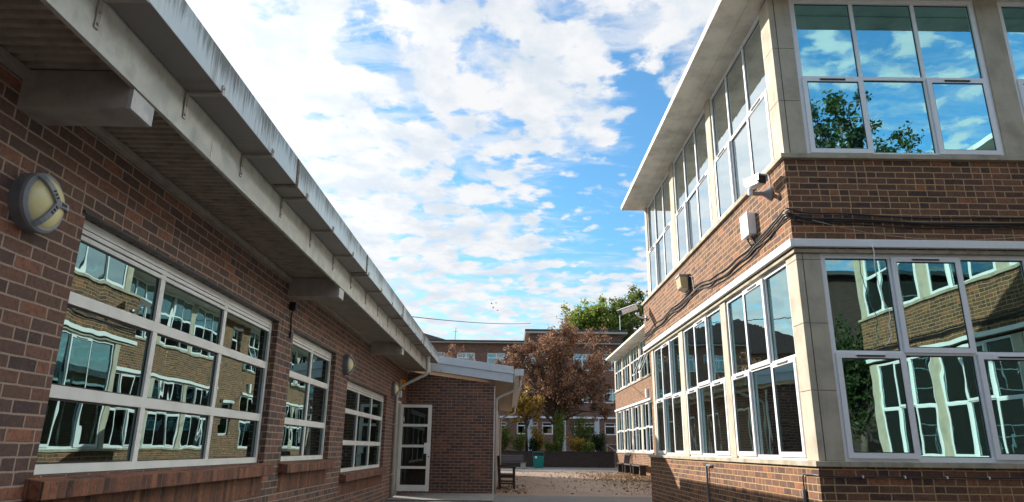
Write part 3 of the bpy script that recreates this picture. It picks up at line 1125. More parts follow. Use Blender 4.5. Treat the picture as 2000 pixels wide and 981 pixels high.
    dr.box(x0 + .075, x1 - .085, yd0, yd1, zb, zb + .14)
    for z in (.535, .045, -.45):
        dr.box(x0 + .075, x1 - .085, yd0 + .002, yd1, z - .03, z + .03)
    door = dr.build('door', 'cream_frame', bld)
    MB().box(x0 + .075, x1 - .085, yd0 + .015, yd0 + .022, zb + .14, zt - .07).build('pane', 'glass_door', door)
    MB().box(x1 - .15, x1 - .02, yd0 - .014, yd0 - .001, -.13, .12).build('push_plate', 'white_plastic', door, bevel=.004)
    MB().lathe((x1 - .03, yd0, -.2), (0, -1, 0), [(0, .018), (.012, .016)], 12).build('lock', 'dark_metal', door)
    # projecting porch block
    XR, YB = -0.36, 32.0
    k = MB()
    zz = lambda x: 1.64 + .125 * (-.36 - x)
    k.hexa([(X + .001, YN, -H), (XR, YN, -H), (XR, YN, 1.66), (X + .001, YN, 1.95), (X + .001, YN + .25, -H), (XR, YN + .25, -H), (XR, YN + .25, 1.66), (X + .001, YN + .25, 1.95)])
    k.box(XR - .25, XR, YN + .25, YB, -H, 1.66)
    k.box(X, XR - .25, YB - .25, YB, -H, 1.66)
    k.build('porch_wall', 'brick_brown', bld)
    k = MB()
    k.box(XR + .001, XR + .03, 18.16, 18.22, -H, 1.60)
    for y in (19.2, 22.2, 25.2, 28.2):
        k.box(XR + .001, XR + .035, y, y + .05, -H, 1.2)
        k.box(XR + .001, XR + .035, y + 1.4, y + 1.45, -H, 1.2)
        k.box(XR + .001, XR + .035, y + .05, y + 1.4, 1.15, 1.2)
    k.build('side_door_frame', 'white_board', bld)
    up = lambda x: 2.09 + .132 * (.21 - x)
    md = lambda x: 1.90 + .132 * (.15 - x)
    lo = lambda x: 1.675 + .132 * (.15 - x)
    xl = -1.99
    k = MB()
    k.poly([(xl, 17.91, md(xl)), (.15, 17.91, md(.15)), (.15, 17.91, up(.15)), (xl + .15, 17.91, up(xl + .15))], (0, .03, 0))
    k.build('verge_trim', 'grey_cladding', bld)
    k = MB()
    k.poly([(-2.12, 17.945, lo(-2.12)), (.14, 17.945, lo(.14)), (.14, 17.945, md(.14) - .006), (-2.12, 17.945, md(-2.12) - .006)], (0, .03, 0))
    k.build('verge_board', 'grey_cladding', bld)
    k = MB()
    k.poly([(-2.6, 17.98, lo(-2.6) + .01), (.14, 17.98, lo(.14) + .01), (.14, 17.98, up(.14) - .02), (-2.6, 17.98, up(-2.6) - .02)], (0, YB - 17.9, 0))
    k.build('porch_roof', 'soffit_board', bld)
    MB().box(.151, .18, 17.95, YB, 1.70, 2.02).build('eaves_board', 'soffit_board', bld)
    k = MB()
    k.box(.181, .42, 17.90, YB, 1.86, 1.872)
    k.box(.408, .42, 17.90, YB, 1.872, 2.03)
    k.box(.181, .408, 17.90, 17.912, 1.872, 2.03)
    k.build('porch_gutter', 'grey_cladding', bld)
    for y in (18.32, 30.9):
        elbow([(.33, y, 1.86), (.33, y, 1.62), (.29, y, 1.55), (-.22, y, 1.33), (-.29, y, 1.27), (-.30, y, 1.18), (-.30, y, -H + .01)])
    # rooms
    k = MB()
    k.box(-7.1, -7.0, YS, YN, -.95, 2.0)
    k.box(-7.0, X - t - .02, YS, YN, -1.0, -.95)
    k.box(-7.0, X - t - .02, YS, YN, 1.92, 2.0)
    k.box(-7.0, X - t - .02, YS, YS + .1, -.95, 1.92)
    k.box(-7.0, X - t - .02, 10.9, 11.0, -.95, 1.92)
    k.build('room_lining', 'interior_wall', bld)
    return bld


l1 = L1()


# ------------------------------------------------------------------ wall lamps, cameras, boxes, cables
def bulkhead(y, z, label, r=0.165):
    X = -2.65
    o = thing('wall_lamp', (X, y, z - r), label, 'lamp', 'round bulkhead lamps on the left wall')
    c = (X, y, z)
    ax = (1, 0, 0)
    MB().lathe(c, ax, [(0, r), (.06, r), (.075, r - .006)], 40).build('lamp_base', 'grey_cast', o, smooth=False)
    pr = []
    rl = r - .018
    for i in range(9):
        a = i / 8 * math.pi / 2
        pr.append((.070 + .075 * math.sin(a), rl * math.cos(a) + .0005))
    MB().lathe(c, ax, pr, 40).build('lens', 'lamp_lens', o, smooth=True)
    MB().lathe(c, ax, [(.062, r + .002), (.082, r + .001), (.094, r - .014), (.092, r - .028), (.070, r - .028)], 40).build('rim', 'grey_paint', o)
    g = MB()
    for ang in (5, 128, 245):
        a = math.radians(ang)
        pts = []
        for i in range(9):
            q = i / 8
            rr = (r - .01) * (1 - q)
            h = .076 + .080 * math.sqrt(max(0, 1 - (rr / (r - .004)) ** 2))
            pts.append((X + h, y + rr * math.cos(a), z + rr * math.sin(a)))
        for p, q in zip(pts[:-1], pts[1:]):
            g.bar(p, q, .034, .014, up=(1, 0, 0))
    guard = g.build('guard', 'grey_paint', o)
    for ang in (5, 128, 245):
        d = MB()
        a = math.radians(ang)
        for rr in (.03, .05, .07):
            h = .084 + .080 * math.sqrt(max(0, 1 - (rr / (r - .004)) ** 2))
            p = Vector((X + h, y + rr * math.cos(a), z + rr * math.sin(a)))
            t = Vector((0, -math.sin(a), math.cos(a))) * .009
            d.bar(p - t, p + t, .008, .005, up=(1, 0, 0))
        d.build('guard_slot', 'dark_slot', guard)
    return o


bulkhead(3.50, 1.274, 'large round cream lamp with grey guard beside the nearest window on the left wall')
bulkhead(11.02, 1.287, 'round cream lamp between the second and third windows of the left wall')
bulkhead(15.72, 1.30, 'small round lamp next to the downpipe by the open door')


def wall_items():
    # sensor with cable
    o = thing('motion_sensor', (-2.65, 8.02, 1.3), 'small black sensor with a dangling lead under the second roof beam', 'sensor')
    MB().box(-2.65, -2.57, 7.98, 8.06, 1.58, 1.68).build('housing', 'black_plastic', o, bevel=.01)
    MB().tube([(-2.61, 8.02, 1.585), (-2.635, 8.05, 1.52), (-2.64, 8.09, 1.45), (-2.64, 8.10, 1.36), (-2.645, 8.12, 1.30)], .009, 6).build('lead', 'black_rubber', o)
    MB().box(-2.65, -2.625, 8.08, 8.15, 1.26, 1.33).build('lead_box', 'black_plastic', o)
    o = thing('alarm_sounder', (-2.65, 16.85, 1.38), 'small orange alarm sounder high on the wall above the open door', 'alarm')
    MB().box(-2.65, -2.62, 16.80, 16.94, 1.38, 1.62).build('backplate', 'white_plastic', o, bevel=.01)
    MB().box(-2.62, -2.54, 16.81, 16.93, 1.39, 1.61).build('sounder_body', 'orange_plastic', o, bevel=.015)
    o = thing('alarm_box', (-2.65, 16.6, 1.17), 'small pale box on the wall just below the orange sounder', 'box')
    MB().box(-2.65, -2.57, 16.52, 16.66, 1.17, 1.33).build('case', 'cream_frame', o, bevel=.008)
    MB().box(-2.569, -2.563, 16.55, 16.63, 1.20, 1.30).build('cover_plate', 'white_plastic', o)
    # camera one
    W_ = 3.19
    o = thing('security_camera', (W_, 7.66, 2.92), 'white security camera on a grey arm near the corner of the right building', 'camera')
    MB().lathe((W_, 7.66, 3.03), (-1, 0, 0), [(0, .085), (.02, .085), (.09, .035), (.10, .030)], 20).build('wall_mount', 'grey_paint', o)
    MB().tube([(W_ - .09, 7.66, 3.03), (W_ - .20, 7.66, 3.025), (W_ - .26, 7.64, 3.03)], [.028, .024, .028], 12).build('arm', 'grey_paint', o)
    MB().lathe((W_ - .26, 7.64, 3.00), (0, 0, 1), [(0, .03), (.07, .03), (.085, .02)], 14).build('swivel', 'white_plastic', o)
    # housing turned a little to the right
    th = math.radians(14)
    cx, cy = W_ - .215, 7.60

    def rot(a, b, c):
        return (cx + a * math.cos(th) - b * math.sin(th), cy + a * math.sin(th) + b * math.cos(th), c + b * 0.10)
    m = MB(rot)
    m.box(-.060, .060, -.15, .10, 3.09, 3.195)
    m.build('housing', 'white_plastic', o, bevel=.012)
    m = MB(rot)
    m.box(-.067, .067, -.19, .11, 3.198, 3.210)
    m.box(-.067, -.062, -.18, .11, 3.13, 3.197)
    m.box(.062, .067, -.18, .11, 3.13, 3.197)
    m.build('sunshield', 'white_plastic', o)
    m = MB(rot)
    m.box(-.052, .052, -.156, -.1505, 3.098, 3.188)
    m.build('front_window', 'black_plastic', o)
    MB().tube([(W_ - .012, 7.64, 3.11), (W_ - .012, 7.63, 3.20), (W_ - .012, 7.66, 3.284)], .007, 6).build('lead', 'white_plastic', o)
    # camera two at the far corner
    o = thing('security_camera', (W_, 15.3, 2.7), 'long white camera on a bracket at the far corner of the right building', 'camera')
    MB().lathe((W_, 15.30, 2.93), (-1, 0, 0), [(0, .07), (.03, .065), (.04, .03)], 16).build('wall_mount', 'grey_paint', o)
    MB().tube([(W_ - .03, 15.3, 2.93), (W_ - .16, 15.28, 2.95), (W_ - .26, 15.24, 3.03)], .022, 10).build('arm', 'white_plastic', o)
    a, c = Vector((2.93, 15.22, 3.17)), Vector((2.53, 14.98, 2.99))
    MB().bar(a, c, .13, .12).build('housing', 'white_plastic', o, bevel=.015)
    d = (c - a).normalized()
    MB().bar(a + Vector((0, 0, .075)), c + d * .06 + Vector((0, 0, .075)), .15, .012).build('sunshield', 'white_plastic', o)
    MB().bar(c + d * .001, c + d * .006, .10, .09).build('front_window', 'black_plastic', o)
    # junction box
    o = thing('junction_box', (W_, 8.40, 2.66), 'white cabinet on the right wall above the black cables', 'box')
    MB().box(W_ - .100, W_, 8.21, 8.47, 2.69, 2.99).build('case', 'white_plastic', o, bevel=.012)
    MB().box(W_ - .118, W_ - .102, 8.20, 8.48, 2.68, 3.00).build('cover', 'white_plastic', o, bevel=.008)
    m = MB()
    for y in (8.26, 8.40):
        m.tube([(W_ - .06, y, 2.68), (W_ - .05, y, 2.63), (W_ - .03, y - .03, 2.56)], .012, 8)
    m.build('lead', 'black_rubber', o)
    # flood lamp
    o = thing('flood_lamp', (W_, 11.6, 2.68), 'boxy lamp with yellowed lens on the right wall below the upper sill', 'lamp')
    MB().box(W_ - .04, W_, 11.42, 11.76, 2.68, 2.99).build('backplate', 'black_plastic', o, bevel=.006)
    m = MB()
    m.hexa([(W_ - .041, 11.45, 2.71), (W_ - .17, 11.45, 2.76), (W_ - .19, 11.45, 2.95), (W_ - .041, 11.45, 2.96),
            (W_ - .041, 11.73, 2.71), (W_ - .17, 11.73, 2.76), (W_ - .19, 11.73, 2.95), (W_ - .041, 11.73, 2.96)])
    m.build('lens', 'flood_lens', o, bevel=.01)
    MB().box(W_ - .20, W_ - .041, 11.44, 11.74, 2.962, 2.99).build('visor', 'grey_paint', o)
    MB().tube([(W_ - .02, 11.42, 2.95), (W_ - .015, 11.30, 2.90), (W_ - .012, 11.22, 2.64)], .008, 6).build('lead', 'white_plastic', o)


wall_items()


def cables():
    X0 = 3.19
    yard = [(15.58, 2.515), (15.0, 2.50), (14.35, 2.55), (13.6, 2.53), (12.93, 2.58), (12.3, 2.56), (11.75, 2.575), (11.2, 2.60), (10.75, 2.60),
            (10.3, 2.53), (9.94, 2.50), (9.45, 2.48), (9.0, 2.495), (8.57, 2.50), (8.28, 2.52), (7.83, 2.54), (7.45, 2.59)]
    front = [(3.35, 2.535), (3.8, 2.53), (4.2, 2.52), (4.7, 2.50), (5.3, 2.505), (5.9, 2.50), (6.5, 2.50), (7.4, 2.49), (8.3, 2.5), (9.15, 2.49)]
    wing = [(6.9, 2.50), (6, 2.47), (5, 2.49), (4, 2.46), (3, 2.49), (2, 2.47), (1, 2.48), (-1, 2.47), (-2.8, 2.48)]

    def path(dz, gap, seed, amp):
        r = random.Random(seed)
        p = []
        for y, z in yard:
            p.append((X0 - gap, y, z + dz + r.uniform(-amp, amp)))
        p.append((X0 - gap - .015, 7.2 - gap * .6, 2.60 + dz * .8))
        for x, z in front:
            p.append((x, 7.2 - gap, z + dz * .9 + r.uniform(-amp, amp) * .5))
        for y, z in wing:
            p.append((9.3 - gap, y, z + dz * .9 + r.uniform(-amp, amp) * .5))
        # soften by subdividing with Catmull-Rom
        out = []
        q = [Vector(v) for v in p]
        for i in range(len(q) - 1):
            p0, p1, p2, p3 = q[max(i - 1, 0)], q[i], q[i + 1], q[min(i + 2, len(q) - 1)]
            for k in range(4):
                t = k / 4
                out.append(0.5 * ((2 * p1) + (-p0 + p2) * t + (2 * p0 - 5 * p1 + 4 * p2 - p3) * t * t + (-p0 + 3 * p1 - 3 * p2 + p3) * t ** 3))
        out.append(q[-1])
        return out
    specs = [(0.085, .016, 1, .012, .009, 'uppermost black cable looping along the right building above its white board'),
             (0.015, .024, 2, .022, .012, 'thick black cable in the middle of the run around the right building'),
             (-0.012, .016, 3, .030, .010, 'black cable twisted with the thick one around the right building'),
             (-0.048, .012, 4, .022, .007, 'lowest thin black cable of the run around the right building')]
    for dz, gap, seed, amp, r, lab in specs:
        m = MB().tube(path(dz, gap, seed, amp), r, 8)
        tag(m.build('cable', 'black_rubber', smooth=True), lab, 'cable', 'cables looping around the right building')
    # cable clipped under the lower sill of the front face
    p = []
    r = random.Random(9)
    x = 3.10
    while x < 9.1:
        p.append((x + .0, 7.186, -.232 + r.uniform(-.006, .006)))
        x += .25
    pts = [(3.172, 7.56, -.42), (3.172, 7.56, -.26), (3.172, 7.54, -.225), (3.172, 7.30, -.222), (3.178, 7.19, -.225)] + [(max(q[0], 3.2), q[1], q[2]) for q in p[1:]]
    o = thing('clipped_cable', (3.19, 7.2, -.5), 'thin black cable clipped under the sill of the right building front', 'cable')
    MB().tube(pts, .008, 6).build('cable_run', 'black_rubber', o)
    x = 3.62
    while x < 9:
        MB().box(x, x + .012, 7.172, 7.199, -.245, -.218).build('cable_clip', 'white_plastic', o)
        x += .43
    o = MB().tube([(3.168, 7.56, -.38), (3.168, 7.56, -H)], .022, 10).build('conduit', 'grey_cast')
    tag(o, 'short dark conduit at the corner under the clipped cable', 'pipe')
    o = MB().tube([(3.185, 10.88, -.215), (3.160, 10.90, -.215), (3.160, 11.10, -.215), (3.160, 11.14, -.24), (3.160, 11.14, -.5), (3.160, 11.14, -H)], .018, 10).build('conduit', 'grey_cast')
    tag(o, 'grey conduit with a bent top on the plinth below the middle windows', 'pipe')
    # white telephone wire hanging in front of the glass
    pts = [(4.05, 7.165, 2.30), (4.045, 7.12, 2.15), (4.03, 7.13, 1.98), (4.05, 7.14, 1.82), (4.07, 7.15, 1.72), (4.08, 7.15, 1.60), (4.13, 7.15, 1.48),
           (4.13, 7.15, 1.40), (4.10, 7.15, 1.32), (4.12, 7.15, 1.22), (4.07, 7.15, 1.14), (4.03, 7.15, 1.10)]
    o = MB().tube(pts, .005, 6).build('loose_wire', 'white_plastic', smooth=True)
    tag(o, 'loose white wire dangling from the board in front of a lower window', 'wire')
    # thin wires across the upper band
    pts = [(3.42, 7.16, 2.52), (3.7, 7.17, 2.45), (4.1, 7.18, 2.37), (4.6, 7.18, 2.32), (5.2, 7.18, 2.31), (5.9, 7.18, 2.36), (6.4, 7.17, 2.45)]
    o = MB().tube(pts, .004, 5).build('loose_wire', 'stone_sill', smooth=True)
    tag(o, 'thin buff wire sagging below the black cables on the front brickwork', 'wire')


cables()


# ------------------------------------------------------------------ foliage
def leaves_mesh(name, mat, pts, size, parent=None, origin=None, seed=1, flat=0.0):
    """one small two-triangle leaf at each point (eye-level coordinates)"""
    rs = np.random.RandomState(seed)
    pts = np.asarray(pts, dtype=float)
    n = len(pts)
    a = rs.normal(size=(n, 3))
    a[:, 2] *= (1 - flat)
    a /= np.linalg.norm(a, axis=1)[:, None]
    b = rs.normal(size=(n, 3))
    if flat:
        b[:, 2] *= (1 - flat)
    b -= a * (a * b).sum(1)[:, None]
    b /= np.linalg.norm(b, axis=1)[:, None]
    sz = size * rs.uniform(0.6, 1.3, size=(n, 1))
    q = np.stack([pts - a * sz, pts + b * sz * .55, pts + a * sz, pts - b * sz * .55], 1).reshape(-1, 3)
    o_ = np.array(origin if origin is not None else (0, 0, -H))
    q = q - o_
    me = bpy.data.meshes.new(name)
    me.vertices.add(4 * n)
    me.vertices.foreach_set('co', q.ravel())
    me.loops.add(4 * n)
    me.loops.foreach_set('vertex_index', np.arange(4 * n))
    me.polygons.add(n)
    me.polygons.foreach_set('loop_start', np.arange(n) * 4)
    me.polygons.foreach_set('loop_total', np.full(n, 4))
    me.update()
    me.validate()
    me.materials.append(MAT[mat])
    o = bpy.data.objects.new(name, me)
    COL.objects.link(o)
    if parent is not None:
        o.parent = parent
    return o


def grow(base, height, spread, seed, levels=4, r0=0.25, lean=(0, 0), fork=0.3, up=0.5, ratio=0.72, nb=3):
    """branch skeleton: list of polylines with radii, and the tips"""
    r = random.Random(seed)
    segs = []
    tips = []

    def rec(p, d, L, rad, lev):
        pts = [p.copy()]
        q = p.copy()
        dd = d.copy()
        k = 5
        for i in range(k):
            dd = (dd + Vector((r.gauss(0, .13), r.gauss(0, .13), r.gauss(0.02, .08)))).normalized()
            q = q + dd * (L / k)
            pts.append(q.copy())
        rr = [rad * (1 - .45 * i / k) for i in range(k + 1)]
        segs.append((pts, rr))
        if lev >= levels - 2:
            for j in range(1, k + 1):
                tips.append((pts[j], lev))
        if lev >= levels:
            return
        n = nb + (1 if r.random() < .5 else 0)
        for j in range(n):
            ang = 2 * math.pi * (j + r.random() * .6) / n
            side = Vector((math.cos(ang) * spread, math.sin(ang) * spread, up * r.uniform(.4, 1.3)))
            nd = (dd * .45 + side).normalized()
            st = pts[-1] if j < 2 else pts[r.randint(max(1, k - 3), k)]
            rec(st, nd, L * ratio * r.uniform(.8, 1.15), rad * .55, lev + 1)
    rec(Vector(base), Vector((lean[0], lean[1], 1)).normalized(), height, r0, 0)
    return segs, tips


def tree(name, base, label, cat, leafmat, trunk_h, spread, seed, levels, r0, nleaf, leaf, sig, group=None, up=.5, ratio=.72, nb=3, lean=(0, 0),
         squash=None, bark='bark', mid_leaf=0.0):
    o = thing(name, base, label, cat, group)
    segs, tips = grow(base, trunk_h, spread, seed, levels, r0, lean, up=up, ratio=ratio, nb=nb)
    m = MB()
    for pts, rr in segs:
        m.tube(pts, [max(q, .008) for q in rr], 6 if rr[0] > .04 else 4, caps=False)
    m.build('trunk', bark, o, smooth=True)
    rs = np.random.RandomState(seed + 5)
    T = np.array([list(t[0]) for t in tips])
    idx = rs.randint(0, len(T), nleaf)
    P = T[idx] + rs.normal(size=(nleaf, 3)) * sig
    if squash:
        P = P[squash(P)]
    base_e = np.array(base, float)
    leaves_mesh('crown', leafmat, P, leaf, o, base_e, seed)
    return o, T


def clump_pts(c, rad, n, rs):
    p = rs.normal(size=(n, 3))
    p /= np.linalg.norm(p, axis=1)[:, None]
    r = rs.uniform(0, 1, size=(n, 1)) ** .5
    return np.array(c) + p * r * np.array(rad)


def lumpy_tree(name, base, label, leafmat, trunk_top, clumps, seed, per, leaf, r0=.25, group=None, twigs=True):
    """trunk, a limb to every clump, and leaves in the clumps"""
    o = thing(name, base, label, 'tree', group)
    r = random.Random(seed)
    m = MB()
    tb = Vector(base)
    tt = Vector(trunk_top)
    m.tube([tb, tb.lerp(tt, .5) + Vector((r.uniform(-.1, .1), 0, 0)), tt], [r0, r0 * .75, r0 * .6], 8)
    rs = np.random.RandomState(seed)
    P = []
    for c, rad in clumps:
        c = Vector(c)
        st = tb.lerp(tt, r.uniform(.55, 1.0))
        midp = st.lerp(c, .5) + Vector((r.uniform(-.3, .3), r.uniform(-.3, .3), r.uniform(0, .4)))
        m.tube([st, midp, c], [r0 * .38, r0 * .2, r0 * .07], 5, caps=False)
        n = int(per * (rad[0] * rad[2]))
        # leaves gather in small bunches inside the clump, with gaps between
        nb = max(5, n // 45)
        cen = clump_pts(c, rad, nb, rs)
        for q in cen:
            if twigs and r.random() < .6:
                m.tube([c.lerp(Vector(q), .1), c.lerp(Vector(q), .6) + Vector((0, 0, r.uniform(-.1, .1))), Vector(q)], [r0 * .06, r0 * .04, .008], 3, caps=False)
        k = rs.randint(0, nb, n)
        sg = .16 * (rad[0] + rad[2]) / 2
        P.append(cen[k] + rs.normal(size=(n, 3)) * sg)
    P = np.concatenate(P)
    m.build('trunk', 'bark', o, smooth=True)
    leaves_mesh('crown', leafmat, P, leaf, o, np.array(base, float), seed)
    return o


def random_clumps(c, R, n, rs, lo=-1.0, rad=(1.0, 1.0, .9), shell=.5):
    out = []
    while len(out) < n:
        p = rs.normal(size=3)
        p /= np.linalg.norm(p)
        p *= rs.uniform(shell, 1.0)
        if p[2] < lo:
            continue
        s = rs.uniform(.7, 1.25)
        out.append((tuple(np.array(c) + p * np.array(R)), tuple(s * np.array(rad))))
    return out


def garden():
    # copper-leaved tree standing in the raised bed
    rs = np.random.RandomState(3)
    base = (3.45, 49.5, -.2)
    cl = random_clumps((3.7, 49.5, 5.9), (3.7, 2.6, 3.3), 40, rs, -.75, (1.15, 1.1, .9), .35)
    cl += random_clumps((0.7, 49.0, 6.2), (2.1, 1.5, 1.3), 13, rs, -1, (.8, .8, .6), .3)
    cl += random_clumps((3.9, 49.3, 3.4), (2.6, 1.8, 1.2), 12, rs, -1, (.9, .9, .6), .3)
    cl += random_clumps((6.6, 49.8, 4.4), (1.1, 1.5, 2.4), 8, rs, -1, (.9, .9, .8), .3)
    lumpy_tree('copper_tree', base, 'broad tree with thinning copper brown leaves behind the raised brick bed', 'leaf_copper', (3.5, 49.5, 3.0), cl, 11, 520, .085, .26)
    # yellowing tree left of it
    base = (1.35, 47.9, -.2)
    cl = random_clumps((1.25, 47.9, 2.8), (1.2, 1.0, 1.35), 16, rs, -1, (.65, .65, .55), .3)
    lumpy_tree('yellow_tree', base, 'small tree with yellow and orange leaves left of the copper tree', 'leaf_yellow', (1.3, 47.9, 2.2), cl, 12, 520, .085, .11)
    # brown-leaved tree peeping over the left roof
    cl = random_clumps((-3.4, 46, 5.6), (1.3, 1.0, 1.3), 10, rs, -1, (.6, .6, .5), .3)
    lumpy_tree('russet_tree', (-3.4, 46, -H), 'russet leafed tree top showing above the left gutter end', 'leaf_copper', (-3.4, 46, 3.5), cl, 13, 300, .07, .15)
    cl = random_clumps((-10.5, 50, 3.6), (3.4, 3.0, 3.4), 22, rs, -.8, (1.2, 1.2, 1.0), .3)  # unseen tree, added to throw dappled shade across the yard
    lumpy_tree('russet_tree', (-10.5, 50, -H), 'unseen russet tree added behind the left roof to shade the raised bed', 'leaf_copper', (-10.5, 50, 2.5), cl, 14, 240, .12, .25)
    # green trees beyond the brick block
    cl = random_clumps((9.6, 74, 12.0), (4.2, 3.0, 4.6), 36, rs, -.8, (1.7, 1.7, 1.4), .35)
    lumpy_tree('green_tree', (9.2, 74, -H), 'light green leafy tree rising above the distant flat roof', 'leaf_light_green', (9.2, 74, 8), cl, 21, 210, .17, .35)
    cl = random_clumps((14.2, 73, 12.6), (3.6, 3.0, 5.2), 28, rs, -.9, (1.7, 1.7, 1.4), .35)
    lumpy_tree('green_tree', (14.2, 73, -H), 'darker green tree behind the white camera at the far corner', 'leaf_green', (14.2, 73, 8), cl, 22, 210, .17, .35)


garden()


def shrub(x, y, w, h, mat, label, seed, n=700, leaf=.05, z0=-.25, name='shrub', stems=7):
    o = thing(name, (x, y, z0), label, 'shrub', 'shrubs in the raised bed')
    r = random.Random(seed)
    rs = np.random.RandomState(seed)
    m = MB()
    P = []
    for k in range(stems):
        a = r.uniform(0, 6.28)
        rr = r.uniform(.2, 1) * w / 2
        top = Vector((x + math.cos(a) * rr, y + math.sin(a) * rr * .6, z0 + h * r.uniform(.55, 1)))
        b = Vector((x + math.cos(a) * rr * .3, y, z0))
        mid = b.lerp(top, .5) + Vector((0, 0, .05))
        m.tube([b, mid, top], [.018, .012, .006], 4, caps=False)
        c = n // stems
        t = rs.uniform(.25, 1.05, size=(c, 1))
        P.append(np.array(b) * (1 - t) + np.array(top) * t + rs.normal(size=(c, 3)) * np.array([w * .10, w * .10, h * .07]))
    m.build('stem', 'bark', o)
    leaves_mesh('foliage', mat, np.concatenate(P), leaf, o, np.array((x, y, z0)), seed)
    return o


def bed():
    # raised planter
    Y0, Y1, Xa, Xb, zt = 46.5, 50.8, -3.0, 7.15, -.10
    o = thing('planter', ((Xa + Xb) / 2, Y0, -H), 'long dark brick raised planter wall behind the green bin', 'planter')
    b = MB()
    b.box(Xa, Xb, Y0, Y0 + .3, -H, zt - .06)
    b.box(Xb - .3, Xb, Y0 + .3, Y1, -H, zt - .06)
    b.build('planter_wall', 'brick_dark', o)
    b = MB()
    b.box(Xa, Xb + .03, Y0 - .03, Y0 + .33, zt - .058, zt)
    b.box(Xb - .33, Xb + .03, Y0 + .33, Y1, zt - .058, zt)
    b.build('coping', 'brick_dark', o)
    MB().box(Xa, Xb - .3, Y0 + .3, Y1, -.5, -.22).build('soil', 'soil', o)
    sh = [(-.35, 47.6, 1.5, 2.3, 'leaf_green', 'tall loose green shrub at the left end of the raised bed', 31, 900),
          (.75, 47.2, 1.1, 1.2, 'leaf_green', 'low green shrub in the bed behind the garden seat', 32, 600),
          (1.9, 47.4, 1.0, .9, 'leaf_dark_green', 'dark low shrub in the bed above the green bin', 33, 500),
          (2.05, 48.0, 1.0, 1.75, 'leaf_yellow', 'bright yellow shrub in the middle of the raised bed', 34, 700),
          (3.7, 48.0, .8, 2.7, 'leaf_light_green', 'tall narrow light green climber beside the copper tree trunk', 35, 1000),
          (3.0, 47.2, 1.1, .8, 'leaf_green', 'low shrub under the copper tree trunk', 36, 500),
          (4.7, 47.3, 1.3, 1.1, 'leaf_yellow', 'yellow green low plant right of the climber', 37, 500),
          (5.25, 48.3, 1.5, 2.6, 'leaf_green', 'upright green conifer shrub in front of the ground floor window', 38, 1100),
          (6.3, 47.3, 1.3, 1.35, 'leaf_dark_green', 'rounded dark green shrub near the right end of the bed', 39, 800),
          (5.5, 47.0, 1.1, .7, 'leaf_light_green', 'light green ground plant near the right end of the bed', 40, 500)]
    for x, y, w, h, mt, lab, sd_, n in sh:
        shrub(x, y, w, h, mt, lab, sd_, int(n * 2.2), .065)


bed()


